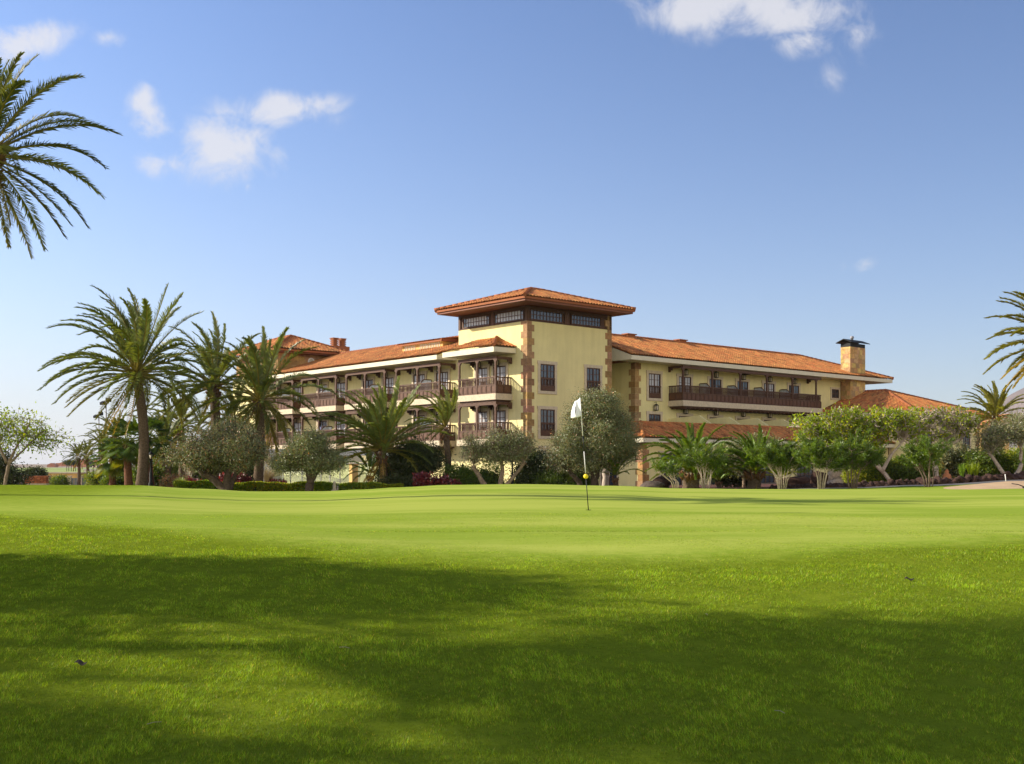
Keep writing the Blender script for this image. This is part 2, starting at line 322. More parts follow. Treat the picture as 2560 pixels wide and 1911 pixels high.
def ground_mat(name):
    m = bpy.data.materials.new(name); m.use_nodes = True; nt = m.node_tree; b = nt.nodes['Principled BSDF']
    b.inputs['Roughness'].default_value = .95; b.inputs['Specular IOR Level'].default_value = .0
    L = nt.links.new
    g = N(nt, 'ShaderNodeNewGeometry'); s = N(nt, 'ShaderNodeSeparateXYZ'); L(g.outputs['Position'], s.inputs[0])
    ym = M_(nt, 'MAXIMUM', s.outputs[1], 1.0); t = M_(nt, 'DIVIDE', s.outputs[0], ym)       # bearing of the point as seen from the tee side
    def noise(scale, det=5, rough=.6, sx=1., sy=1.):
        mp = N(nt, 'ShaderNodeMapping'); L(g.outputs['Position'], mp.inputs[0]); mp.inputs['Scale'].default_value = (sx, sy, 1)
        n = N(nt, 'ShaderNodeTexNoise'); n.inputs['Scale'].default_value = scale; n.inputs['Detail'].default_value = det; n.inputs['Roughness'].default_value = rough
        L(mp.outputs[0], n.inputs['Vector']); return n.outputs['Fac']
    def curve(x, pts, lo, hi):
        c = N(nt, 'ShaderNodeFloatCurve'); cm = c.mapping.curves[0]
        xs = [(a-lo)/(hi-lo) for a, _ in pts]; ysv = [q/60. for _, q in pts]
        while len(cm.points) < len(pts): cm.points.new(.5, .5)
        for p, xx, yv in zip(cm.points, xs, ysv): p.location = (xx, yv)
        c.mapping.update(); u = M_(nt, 'DIVIDE', M_(nt, 'SUBTRACT', x, lo), hi-lo, clamp=True); L(u, c.inputs['Value']); return M_(nt, 'MULTIPLY', c.outputs[0], 60.)
    tt = lambda px: (px-CX)/F
    near = curve(t, [(tt(-600), 30), (tt(0), 21), (tt(500), 17), (tt(1280), 14.6), (tt(2000), 15), (tt(2560), 16.2), (tt(3200), 18)], tt(-600), tt(3200))
    far = curve(t, [(tt(-600), 30), (tt(0), 24), (tt(300), 33), (tt(520), 55), (tt(700), 56), (tt(2000), 56), (tt(2300), 50), (tt(2560), 44), (tt(3200), 40)], tt(-600), tt(3200))
    wob = M_(nt, 'MULTIPLY', M_(nt, 'SUBTRACT', noise(.9), .5), 1.4)
    def ss(v, a, c_):
        r = N(nt, 'ShaderNodeMapRange'); r.interpolation_type = 'SMOOTHSTEP'; L(v, r.inputs[0]); r.inputs[1].default_value = a; r.inputs[2].default_value = c_; return r.outputs[0]
    dn = M_(nt, 'ADD', M_(nt, 'SUBTRACT', s.outputs[1], near), wob); df = M_(nt, 'ADD', M_(nt, 'SUBTRACT', far, s.outputs[1]), wob)
    green = M_(nt, 'MULTIPLY', ss(dn, -.4, .9), ss(df, -5., 11.0))
    fringe = M_(nt, 'MULTIPLY', ss(dn, -1.6, .0), ss(df, -14, 4.0))
    def rgb(c): n = N(nt, 'ShaderNodeRGB'); n.outputs[0].default_value = (*c, 1); return n.outputs[0]
    def mix(f, a, c_):
        x = N(nt, 'ShaderNodeMix'); x.data_type = 'RGBA'
        if isinstance(f, (int, float)): x.inputs[0].default_value = f
        else: L(f, x.inputs[0])
        L(a, x.inputs[6]); L(c_, x.inputs[7]); return x.outputs[2]
    blot = ss(noise(.8, 6, .65), .35, .65); fine = ss(noise(22, 5, .8), .3, .7); mid = ss(noise(4.5, 5, .7), .32, .68)
    rough_c = mix(mid, rgb((.092, .145, .007)), rgb((.17, .23, .012))); rough_c = mix(M_(nt, 'MULTIPLY', blot, .45), rough_c, rgb((.20, .255, .02)))
    rough_c = mix(M_(nt, 'MULTIPLY', fine, .5), rough_c, rgb((.22, .28, .025)))
    green_c = mix(ss(noise(.42, 5, .62, .22, 1.), .38, .60), rgb((.205, .295, .032)), rgb((.335, .39, .07)))
    green_c = mix(M_(nt, 'MULTIPLY', ss(noise(60, 3, .8), .35, .65), .25), green_c, rgb((.42, .42, .08)))
    fr_c = mix(mid, rgb((.19, .275, .025)), rgb((.28, .34, .05)))
    c = mix(fringe, rough_c, fr_c); c = mix(green, c, green_c)
    # earth further off: dry plain beyond the course, and a fairway strip
    fx = ss(s.outputs[1], 62, 75)
    dry = mix(mid, rgb((.20, .135, .08)), rgb((.30, .22, .14)))
    c = mix(fx, c, dry)
    L(c, b.inputs['Base Color'])
    bh = M_(nt, 'ADD', M_(nt, 'MULTIPLY', fine, .5), M_(nt, 'MULTIPLY', mid, .6))
    bp = N(nt, 'ShaderNodeBump'); L(M_(nt, 'MULTIPLY', M_(nt, 'SUBTRACT', 1.0, M_(nt, 'MULTIPLY', fringe, .9)), .55), bp.inputs['Strength']); bp.inputs['Distance'].default_value = .035
    L(bh, bp.inputs['Height']); L(bp.outputs[0], b.inputs['Normal']); MATS[name] = m
ground_mat('turf')
for nm, sel in (('putting_green', isg), ('ground', ~isg)):
    q = quads[sel]; used, inv = np.unique(q, return_inverse=True)
    mb = MB(); mb.add(np.stack([GX, GY, GZ], -1).reshape(-1, 3)[used], inv.reshape(-1, 4), smooth=True)
    o = link(nm, mb.mesh(nm, 'turf')); tag(o, kind='structure')
# one more slope of the course beyond the garden wall, and the dry plain's rim
def sheet(name, mtl, pts_fn, nu, nv, kind='structure', tint=(1, 1, 1), **k):
    u, v = np.meshgrid(np.linspace(0, 1, nu), np.linspace(0, 1, nv)); P = pts_fn(u, v)
    i, j = np.meshgrid(np.arange(nv-1), np.arange(nu-1), indexing='ij')
    mb = MB(); mb.add(np.stack(P, -1).reshape(-1, 3), np.stack([i*nu+j, i*nu+j+1, (i+1)*nu+j+1, (i+1)*nu+j], -1).reshape(-1, 4), tint, True)
    return tag(link(name, mb.mesh(name, mtl)), kind=kind, **k)
mat('fairway', (.26, .31, .07), .95, .05, .25, tint=True)
mat('dry_hill', (.17, .135, .12), .95, .01, .25, 0, scale2=.05, amt2=.15)
mat('dry_plain', (.26, .19, .13), .95, .02, .2)
def hill_left(u, v):
    x = -330+u*300; y = 330+v*330
    z = EYE-1.6+v*1.75+.9*np.sin(u*7)*v*(1-v)+.5*np.sin(u*17+v*3)*v*(1-v)-3*(v < .01)
    z = np.where(v > .93, z-(v-.93)*25, z); return x, y, z
sheet('fairway_hill', 'fairway', hill_left, 60, 30)
def plain_left(u, v):
    x = -900+u*900; y = 900+v*500; z = EYE-2+v*5.6+.5*np.sin(u*5)+.25*np.sin(u*23)-(v < .01)*3; return x, y, z
sheet('distant_plain', 'dry_plain', plain_left, 60, 8)
def mtn(u, v):
    x = 900+u*2600; y = 2300+v*900
    px = CX+F*x/y
    ht = np.interp(CX+F*x/2700, [2150, 2430, 2500, 2560, 2640, 2760, 3000, 3400, 4000], [-10, 15, 120, 172, 190, 150, 185, 120, 10])
    z = EYE+np.sin(np.clip(v, 0, 1)*math.pi)*ht*.97*(1+.10*np.sin(u*70+v*9)*np.sin(v*3)+.05*np.sin(u*170+5*v))-15*(v < .01)-15*(v > .99); return x, y, z
sheet('mountain', 'dry_hill', mtn, 160, 40)
def slope_right(u, v):
    x = 110+u*500; y = 280+v*500; z = EYE-2+v*24*(1+.08*np.sin(u*19))+1.2*np.sin(u*31+v*7)*v-(v < .01)*4; return x, y, z
sheet('dry_slope', 'dry_plain', slope_right, 60, 30)

# ---------------------------------------------------------------- the hotel: local x = u runs back to the right, y = v back to the left
G0 = 1.3                                          # heights in the lists below are taken from eye level; the ground stands 1.3 m lower
ROT = math.atan2(.6546, .7560)
UV0 = Vector((38/F*77, 77, 0))
hotel = empty('hotel', (UV0.x, UV0.y, EYE-G0), 'three-storey cream yellow hotel with orange tiled roofs, stone quoins and brown timber balconies', 'hotel', rz=ROT)
HO = (0, 0, G0)
def hp(name, mb, mtl, parent=None, label=None):
    o = link(name, mb.mesh(name, mtl, HO), parent or hotel); return tag(o, label)
def uv(px, D): x = (px-CX)/F*D-UV0.x; y = D-77; return x*.7560+y*.6546, -x*.6546+y*.7560
LF = lambda a, o, z: (-o, a, z)                    # left facade (faces -u): a = v, o = distance out
RW = 1.05
RF = lambda a, o, z: (a, RW-o, z)                  # right wing facade (faces -v)
TF = lambda a, o, z: (a, -o, z)                    # tower right face
def fb(mb, fr, a0, a1, o0, o1, z0, z1, tint=(1, 1, 1)):
    p = fr(a0, o0, z0); q = fr(a1, o1, z1); mb.box(p[0], q[0], p[1], q[1], p[2], q[2], tint)

# walls
w = MB(); w.box(0, 8.15, 0, 7.5, -G0-.3, 9.98); tower = hp('tower_wall', w, 'plaster')
w = MB(); w.box(.06, 8.09, .06, 7.44, 9.98, 11.04); band = hp('timber_storey', w, 'wood')
w = MB(); w.box(.0, 8.8, 7.5, 34.5, -G0-.3, 8.0); w.box(-1.3, 8.6, 34.5, 40, -G0-.3, 8.3); hp('wing_wall', w, 'plaster')
w = MB(); w.box(11.8, 42.2, RW, 10, -G0-.3, 8.0); w.box(8.15, 11.8, 4.6, 10, -G0-.3, 8.0)
w.prism([(4.6, 8.0), (10, 8.0), (10, 8.55), (5.5, 10.1), (4.6, 9.8)], 9.9, 10.2, 0); hp('wing_wall', w, 'plaster')
w = MB(); w.box(-1.3, 4.6, 31.5, 39.3, 8.35, 10.15); 
rows = MB()
def ashlar(mb, fr, a0, a1, z0, z1, o, bw=.7, bh=.36):
    z = z0; k = 0
    while z < z1-.02:
        a = a0-(bw*.5 if k % 2 else 0)
        while a < a1-.02:
            b = a+bw*rng.uniform(.75, 1.2); c = rng.uniform(.7, 1.25)
            if min(b, a1)-max(a, a0) > .05: fb(mb, fr, max(a, a0)+.006, min(b, a1)-.006, -.03, o+rng.uniform(0, .008), z+.006, min(z+bh, z1)-.006, (c, c*rng.uniform(.85, 1.1), c*rng.uniform(.7, 1.1)))
            a = b
        z += bh; k += 1
hp('stone_wall', w, 'stone')
m1 = MB(); ashlar(m1, lambda a, o, z: (a, 31.5-o, z), -1.3, 4.6, 8.35, 10.15, .012, 1.0, .4); ashlar(m1, lambda a, o, z: (-1.3-o, a, z), 31.5, 39.3, 8.35, 10.15, .012, 1.0, .4)
hp('stone_cladding', m1, 'stone')
m1 = MB()
th = np.arange(24)*2*math.pi/24; m1.prism([(2.0+.33*math.cos(t), 9.55+.33*math.sin(t)) for t in th], 31.42, 31.5, 1)
pl = hp('round_plaque', m1, 'white')
m1 = MB(); m1.prism([(2.0+.22*math.cos(t), 9.55+.22*math.sin(t)) for t in th], 31.40, 31.42, 1, (.7, .7, .7)); hp('plaque_face', m1, 'cream', pl)
# quoins: alternating blocks, 25 mm proud
def quoin(u0, v0, z0, z1, du, dv, kinds, h=.46):
    mb = MB(); z = z0; k = 0
    while z < z1-.05:
        c = rng.uniform(.72, 1.3); t = (c, c*rng.uniform(.85, 1.1), c*rng.uniform(.7, 1.15)); ln = .62 if k % 2 else .40; l2 = .62 if not k % 2 else .40
        zt = min(z+h, z1)
        if 'u' in kinds: mb.box(u0-(.03 if du > 0 else -.03), u0+du*ln, v0-.03*dv, v0+dv*.1, z+.005, zt-.005, t)
        if 'v' in kinds: mb.box(u0-.028*du, u0+.1*du, v0-.028*dv, v0+dv*l2, z+.005, zt-.005, t)
        z += h; k += 1
    return mb
hp('quoin', quoin(0, 0, -G0, 9.97, 1, 1, 'uv'), 'stone')
hp('quoin', quoin(8.15, 0, -G0, 11.0, -1, 1, 'uv'), 'stone')
hp('quoin', quoin(11.8, RW, -G0, 7.95, 1, 1, 'uv'), 'stone')

# tiled roofs: corrugated barrel tiles laid in courses
def tiles(mb, A, e, n, L, lim, s, per=.28, course=.42, lift0=0.):
    """A eave start (u,v,z); e eave direction, n up-slope direction; lim(a) = run (lo, hi) at distance a; s slope"""
    sub = 6; na = int(round(L/per)); e = np.array(e); n = np.array(n); A = np.array(A, float)
    cols = np.linspace(0, L, na*sub+1); hts = .11*np.abs(np.cos(np.pi*(np.arange(na*sub+1)/sub)))**.75
    K = int(max(lim(a)[1] for a in np.linspace(0, L, 60))/course)+2
    lo = np.array([lim(a)[0] for a in cols]); hi = np.array([lim(a)[1] for a in cols])
    R_ = []
    for k in range(K):
        for q, lf in ((k, .03), (k+1, 0.)):
            r = np.clip(q*course, lo, np.maximum(hi, lo)); R_.append((r, lf))
    V = []
    for r, lf in R_:
        p = A[None, :]+cols[:, None]*np.array([e[0], e[1], 0])+r[:, None]*np.array([n[0], n[1], s]); p[:, 2] += hts+lf+lift0; V.append(p)
    V = np.array(V); nr, nc = V.shape[:2]
    tc_ = rng.uniform(.72, 1.22, size=(K, na+1)); hue = rng.uniform(.8, 1.18, size=(K, na+1))
    dark = rng.random((K, na+1)) < .07; tc_ = np.where(dark, tc_*.5, tc_); pale = rng.random((K, na+1)) < .05; tc_ = np.where(pale, tc_*1.35, tc_)
    i, j = np.meshgrid(np.arange(nr-1), np.arange(nc-1), indexing='ij')
    q = np.stack([i*nc+j, i*nc+j+1, (i+1)*nc+j+1, (i+1)*nc+j], -1).reshape(-1, 4)
    kk = np.clip(i//2, 0, K-1).reshape(-1); cc = np.clip(((j+sub//2)//sub), 0, na).reshape(-1)
    tint = np.stack([tc_[kk, cc], tc_[kk, cc]*hue[kk, cc], tc_[kk, cc]*hue[kk, cc]], -1)
    Rr = np.array([r for r, _ in R_]); width = np.abs(Rr[1:, :-1]-Rr[:-1, :-1])+np.abs(Rr[1:, 1:]-Rr[:-1, 1:])
    rise = (np.arange(nr-1) % 2 == 1)[:, None] & ((Rr[1:, :-1] < hi[:-1]-.01) & (Rr[1:, :-1] > lo[:-1]+.01))
    keep = ((width > 1e-4) | rise).reshape(-1)
    mb.add(V.reshape(-1, 3), q[keep], tint[keep])
def ridge(mb, p, q, r=.13):
    p = np.array(p, float); q = np.array(q, float); L = np.linalg.norm(q-p); n = max(2, int(L/.42))
    for k in range(n):
        a = p+(q-p)*k/n; b = p+(q-p)*(k+1.08)/n; c = rng.uniform(.75, 1.2)
        mb.tube([a, b], [r*1.1, r*.95], 8, (c, c, c))
def fascia_loop(mb, u0, u1, v0, v1, z0, z1, t=.16):
    mb.box(u0, u1, v0, v0+t, z0, z1); mb.box(u0, u1, v1-t, v1, z0, z1); mb.box(u0, u0+t, v0+t, v1-t, z0, z1); mb.box(u1-t, u1, v0+t, v1-t, z0, z1)
def hip_roof(u0, u1, v0, v1, z, s, name='roof', sides='abcd'):
    """hip roof over the eave rectangle; returns the tile part"""
    mb = MB(); w = min(u1-u0, v1-v0)/2
    if 'a' in sides: tiles(mb, (u0, v0, z), (1, 0), (0, 1), u1-u0, lambda a: (0, max(0, min(a, u1-u0-a, w))), s)
    if 'b' in sides: tiles(mb, (u0, v1, z), (0, -1), (1, 0), v1-v0, lambda a: (0, max(0, min(a, v1-v0-a, w))), s)
    if 'c' in sides: tiles(mb, (u1, v0, z), (0, 1), (-1, 0), v1-v0, lambda a: (0, max(0, min(a, v1-v0-a, w))), s)
    if 'd' in sides: tiles(mb, (u1, v1, z), (-1, 0), (0, -1), u1-u0, lambda a: (0, max(0, min(a, u1-u0-a, w))), s)
    rf = hp(name, mb, 'tile'); zr = z+.08
    if u1-u0 > v1-v0: r0, r1 = (u0+w, v0+w, z+s*w+.08), (u1-w, v0+w, z+s*w+.08)
    else: r0, r1 = (u0+w, v0+w, z+s*w+.08), (u0+w, v1-w, z+s*w+.08)
    rb = MB()
    ridge(rb, (u0, v0, zr), r0)
    ridge(rb, (u1, v1, zr), r1)
    if u1-u0 > v1-v0: ridge(rb, (u0, v1, zr), r0); ridge(rb, (u1, v0, zr), r1)
    else: ridge(rb, (u1, v0, zr), r0); ridge(rb, (u0, v1, zr), r1)
    if abs(r0[0]-r1[0])+abs(r0[1]-r1[1]) > .3: ridge(rb, r0, r1)
    hp('ridge_tiles', rb, 'tile_edge', rf)
    return rf
def clad(parent, name, mtl, fn): mb = MB(); fn(mb); return hp(name, mb, mtl, parent)

# tower roof
rf = hip_roof(-1.9, 8.7, -1.9, 7.9, 11.26, .30)
clad(rf, 'fascia', 'tile_edge', lambda b: fascia_loop(b, -1.86, 8.66, -1.86, 7.86, 11.14, 11.28, .1))
clad(rf, 'soffit', 'wood_red', lambda b: (b.box(-1.72, 8.52, -1.72, 7.72, 11.03, 11.07), fascia_loop(b, -1.76, 8.56, -1.76, 7.76, 11.0, 11.15, .05)))
# left wing roof: eave on the left face, ridge at u=4.4
mb = MB(); tiles(mb, (-1.9, 31.45, 8.15), (0, -1), (1, 0), 23.75, lambda a: (0, 6.3), .33)
tiles(mb, (10.7, 7.7, 8.15), (0, 1), (-1, 0), 26.5, lambda a: (0, 6.3), .33)
tiles(mb, (-1.9, 34.6, 8.15), (0, -1), (1, 0), 3.1, lambda a: (0, .58), .33)
rf = hp('roof', mb, 'tile')
rb = MB(); ridge(rb, (4.4, 7.8, 10.33), (4.4, 31.4, 10.33)); hp('ridge_tiles', rb, 'tile_edge', rf)
clad(rf, 'fascia', 'cream', lambda b: (b.box(-1.84, -1.7, 7.72, 34.55, 7.80, 8.12), b.box(-1.7, 0, 7.72, 7.86, 7.82, 8.12)))
clad(rf, 'soffit', 'cream', lambda b: b.box(-1.7, 0, 7.86, 34.5, 7.84, 7.9))
clad(rf, 'gable_end', 'plaster', lambda b: b.prism([(-1.8, 8.1), (.2, 8.1), (.2, 8.8)], 7.72, 7.84, 1))
# bay roof on the tower's left face
mb = MB(); L_ = 6.9-1.1; z_ = 8.22
tiles(mb, (-2.05, 6.9, z_), (0, -1), (1, 0), L_, lambda a: (0, min(a*1.3, L_-a, 2.05)), .40)
tiles(mb, (-2.05, 1.1, z_), (1, 0), (0, 1), 2.05, lambda a: (0, max(a, 0)), .40)
rf = hp('roof', mb, 'tile'); rb = MB(); ridge(rb, (-2.05, 1.1, z_+.08), (-.05, 3.15, z_+.9)); hp('ridge_tiles', rb, 'tile_edge', rf)
clad(rf, 'fascia', 'cream', lambda b: (b.box(-2.0, -1.86, 1.15, 6.85, 7.83, 8.19), b.box(-1.86, 0, 1.15, 1.3, 7.85, 8.19), b.box(-1.86, 0, 6.7, 6.85, 7.85, 8.19)))
clad(rf, 'soffit', 'cream', lambda b: b.box(-1.86, 0, 1.3, 6.7, 7.86, 7.92))
# right wing roof: gable at the tower end, hip at the far end, ridge at v=5.5
ue, ur, ve, RZ = 9.6, 45.2, RW-1.7, 5.5
W_ = RZ-ve
mb = MB(); tiles(mb, (ue, ve, 8.26), (1, 0), (0, 1), ur-ue, lambda a: (0, max(0, min(W_, ur-ue-a))), .36)
tiles(mb, (ur, ve, 8.26), (0, 1), (-1, 0), 2*W_, lambda a: (0, max(0, min(a, 2*W_-a))), .36)
tiles(mb, (ur, ve+2*W_, 8.26), (-1, 0), (0, -1), ur-ue, lambda a: (0, max(0, min(W_, a))), .36)
rf = hp('roof', mb, 'tile'); zr = 8.26+.36*W_+.08; rb = MB()
ridge(rb, (ue, RZ, zr), (ur-W_, RZ, zr)); ridge(rb, (ur, ve, 8.34), (ur-W_, RZ, zr)); ridge(rb, (ur, ve+2*W_, 8.34), (ur-W_, RZ, zr)); hp('ridge_tiles', rb, 'tile_edge', rf)
clad(rf, 'fascia', 'cream', lambda b: (b.box(ue+.16, ur-.06, ve+.06, ve+.2, 7.92, 8.24), b.box(ur-.2, ur-.06, ve+.2, ve+2*W_-.1, 7.92, 8.24)))
clad(rf, 'soffit', 'cream', lambda b: b.box(ue+.16, ur-.2, ve+.2, RW, 7.95, 8.0) or b.box(42.2, ur-.2, RW, 10, 7.95, 8.0))
clad(rf, 'gable_end', 'cream', lambda b: b.prism([(ve+.06, 7.92), (RZ, 7.92), (RZ, zr-.12), (ve+.06, 8.22)], ue+.04, ue+.16, 0))
for px in (1634, 1758):
    u_, v_ = uv(px, 88); v_ = 5.5; mb = MB(); uu = {1634: 15.5, 1758: 21.8}[px]; mb.box(uu, uu+.9, 5.3, 5.8, 10.3, 10.72); mb.box(uu-.1, uu+1.0, 5.2, 5.9, 10.72, 10.80)
    hp('roof_vent', mb, 'tile_edge', rf)
# far stone tower roof
rf = hip_roof(-2.3, 5.7, 30.5, 40.2, 10.42, .40)
clad(rf, 'fascia', 'tile_edge', lambda b: fascia_loop(b, -2.25, 5.65, 30.55, 40.1, 10.25, 10.42, .12))
clad(rf, 'soffit', 'wood_red', lambda b: b.box(-2.1, 5.5, 30.7, 40, 10.14, 10.2))
# twin chimneys behind
mb = MB(); mb.box(8.0, 9.9, 37.4, 38.6, 8.3, 11.9)
ch = hp('chimney', mb, 'tile_edge')
for c_ in (8.5, 9.4):
    f = MB()
    for k in range(4): f.box(c_-.28, c_+.28, 37.7, 38.3, 11.9+k*.2, 12.03+k*.2)
    f.box(c_-.33, c_+.33, 37.65, 38.35, 12.66, 12.72); f.box(c_-.2, c_+.2, 37.8, 38.2, 11.9, 12.66); hp('flue', f, 'tile_edge', ch)
mb = MB(); mb.box(5.6, 12, 34.6, 44, 8.3, 8.9); hp('rear_roof', mb, 'tile_edge')
# stone chimney of the right wing
cu0, cu1, cv0, cv1 = 39.05, 41.45, 0.0, 1.0
mb = MB(); mb.box(cu0+.02, cu1-.02, cv0+.02, cv1, -G0, 10.95); ch = hp('chimney', mb, 'stone_pale')
m1 = MB(); ashlar(m1, lambda a, o, z: (a, cv0-o, z), cu0, cu1, -.6, 10.95, .02, .55, .42); ashlar(m1, lambda a, o, z: (cu0-o, a, z), cv0, cv1, -.6, 10.95, .02, .55, .42)
hp('stone_cladding', m1, 'stone_pale', ch, None)
m1 = MB(); m1.box(cu0, cu1, cv0, cv1, 10.95, 11.28); m1.prism([(cv0-.3, 11.30), ((cv0+cv1)/2, 11.62), (cv1+.3, 11.30), (cv1+.3, 11.36), ((cv0+cv1)/2, 11.68), (cv0-.3, 11.36)], cu0-.35, cu1+.35, 0); hp('chimney_cap', m1, 'metal_dark', ch)
m1 = MB(); m1.lathe((cu0+1.2, .6, 11.6), [(.0, .0), (.12, .0), (.12, .2), (.2, .25), (.14, .42), (0, .45)], 10); hp('cowl', m1, 'metal_grey', ch)
m1 = MB(); p_ = [(41.9, .9, 6.9), (43.6, .9, 6.9), (43.9, .9, 6.7), (43.9, .9, 5.2)]; m1.tube(p_, .24, 10); hp('duct_pipe', m1, 'metal_grey')

# windows and doors
def window(fr, a0, a1, z0, z1, cols, rws, sur=.2, rail=False, name='window', curtain=False, leaf_gap=True, sill=True, ft=.035):
    """parts: wooden frame with glazing bars; sub-parts: pane, surround, railing"""
    f = MB(); T = .07
    fb(f, fr, a0, a1, .0, .055, z0, z0+T); fb(f, fr, a0, a1, .0, .055, z1-T, z1); fb(f, fr, a0, a0+T, .0, .055, z0+T, z1-T); fb(f, fr, a1-T, a1, .0, .055, z0+T, z1-T)
    am = (a0+a1)/2
    if leaf_gap: fb(f, fr, am-.045, am+.045, .0, .05, z0+T, z1-T)
    for i in range(1, cols):
        a = a0+(a1-a0)*i/cols
        if leaf_gap and abs(a-am) < .08: continue
        fb(f, fr, a-ft/2, a+ft/2, .0, .04, z0+T, z1-T)
    for i in range(1, rws):
        z = z0+(z1-z0)*i/rws; fb(f, fr, a0+T, a1-T, .0, .037, z-ft/2, z+ft/2)
    wo = hp(name, f, 'wood')
    g = MB(); fb(g, fr, a0+.01, a1-.01, -.02, .012, z0+.01, z1-.01); hp('pane', g, 'glass', wo)
    if curtain or (rail and rng.random() < .4) or (name == 'balcony_door' and rng.random() < .35):
        g = MB(); b0 = a0+T+(a1-a0)*rng.uniform(0, .12); fb(g, fr, b0, a1-T-(a1-a0)*rng.uniform(0, .15), -.01, .018, z0+.12, z1-T); hp('curtain', g, 'curtain', wo)
    if sur:
        s = MB(); e = .04
        fb(s, fr, a0-sur-e, a1+sur+e, -.01, .085, z1, z1+sur+.02)
        fb(s, fr, a0-sur, a0, -.01, .08, z0-(.0), z1); fb(s, fr, a1, a1+sur, -.01, .08, z0, z1)
        if sill: fb(s, fr, a0-sur, a1+sur, -.01, .085, z0-sur, z0)
        hp('surround', s, 'travertine', wo)
    if rail:
        r = MB(); h = rail; fb(r, fr, a0+.02, a1-.02, .06, .13, z0+h-.09, z0+h); fb(r, fr, a0+.02, a1-.02, .07, .115, z0+.02, z0+h*.42)
        n = int((a1-a0)/.15)
        for i in range(n):
            a = a0+.08+(a1-a0-.16)*i/max(1, n-1); fb(r, fr, a-.025, a+.025, .075, .12, z0+h*.42, z0+h-.09)
        hp('railing', r, 'wood', wo)
    return wo
for a0, a1 in ((.25, 3.3), (4.1, 7.05)): window(TF, a0, a1, 10.06, 10.80, 10, 2, 0, leaf_gap=False, ft=.045)
for a0, a1 in ((.32, 3.42), (3.95, 6.95)): window(LF, a0, a1, 10.06, 10.80, 10, 2, 0, leaf_gap=False, curtain=True, ft=.045)
mb = MB()
for fr, L in ((TF, 8.15), (LF, 7.5)):
    for a0, a1 in ((-.0, .22), (L-.22, L), (3.5, 3.85)): fb(mb, fr, a0, a1, -.05, .03, 9.98, 11.03)
    fb(mb, fr, 0, L, -.05, .02, 9.98, 10.04); fb(mb, fr, 0, L, -.05, .02, 10.86, 11.0)
hp('timber_post', mb, 'wood', band)
TAN = .2
for a0, a1 in ((1.15, 2.5), (5.59, 6.95)):
    window(TF, a0, a1, 5.28, 7.12, 4, 4, TAN, rail=.9); window(TF, a0, a1, 2.18, 4.02, 4, 4, TAN, rail=.9)
window(TF, 1.2, 2.6, -1.2, .75, 4, 3, TAN, sill=False)
mb = MB()
for k in range(5): mb.box(.95, 2.0, -.05, .0, 1.05+k*.1, 1.11+k*.1)
hp('louvre', mb, 'travertine')
window(RF, 13.25, 14.6, 5.32, 7.2, 4, 4, TAN, rail=.95); window(RF, 13.25, 14.6, 2.18, 4.1, 4, 4, TAN, rail=.9)
window(RF, 37.6, 38.75, 6.3, 7.1, 4, 2, .15)
RD = [(16.72, 18.2), (20.45, 21.95), (24.0, 25.45), (27.58, 29.05), (31.12, 32.6)]
for a0, a1 in RD:
    window(RF, a0, a1, 5.2, 7.15, 4, 4, .2, sill=False, name='balcony_door'); window(RF, a0, a1, 2.16, 4.06, 4, 4, .2, sill=False, name='balcony_door')
UNITS = [7.9, 14.85, 21.8, 28.75]
LD = [(2.15, 3.5), (4.15, 5.45)]
for s_ in UNITS: LD += [(s_+.78, s_+2.25), (s_+3.65, s_+5.12)]
for a0, a1 in LD:
    for z0 in (5.1, 2.0): window(LF, a0, a1, z0, z0+1.98, 4, 4, .2, sill=False, name='balcony_door', curtain=(a0 < 6 or rng.random() < .5))
def lantern(fr, a, z, o=.28):
    mb = MB(); p = fr(a, o, z)
    mb.box(p[0]-.015, p[0]+.015, p[1]-.015, p[1]+.015, z+.24, z+.42); q = fr(a, 0, z+.38); mb.tube([q, fr(a, o, z+.42)], .015, 5)
    mb.lathe((p[0], p[1], z), [(.17, -.24), (.17, -.2)], 8); mb.lathe((p[0], p[1], z), [(.2, .14), (.15, .2), (.03, .26)], 8)
    for k in range(4):
        c, s = math.cos(k*math.pi/2+.785)*.165, math.sin(k*math.pi/2+.785)*.165; mb.box(p[0]+c-.014, p[0]+c+.014, p[1]+s-.014, p[1]+s+.014, z-.22, z+.15)
    mb.lathe((p[0], p[1], z), [(0, -.27), (.19, -.24), (.19, -.21), (0, -.2)], 8)
    o_ = hp('wall_lantern', mb, 'metal_dark'); g = MB(); g.box(p[0]-.1, p[0]+.1, p[1]-.1, p[1]+.1, z-.2, z+.14); hp('lamp_glass', g, 'lamp_glass', o_)
for a0, a1 in LD:
    for z in (7.42, 4.28): lantern(LF, (a0+a1)/2+.1, z-.1, .3)
for a0, a1 in RD:
    for z in (7.55, 4.52): lantern(RF, (a0+a1)/2-.1, z-.05, .25)
lantern(RF, 13.95, 4.62, .2)

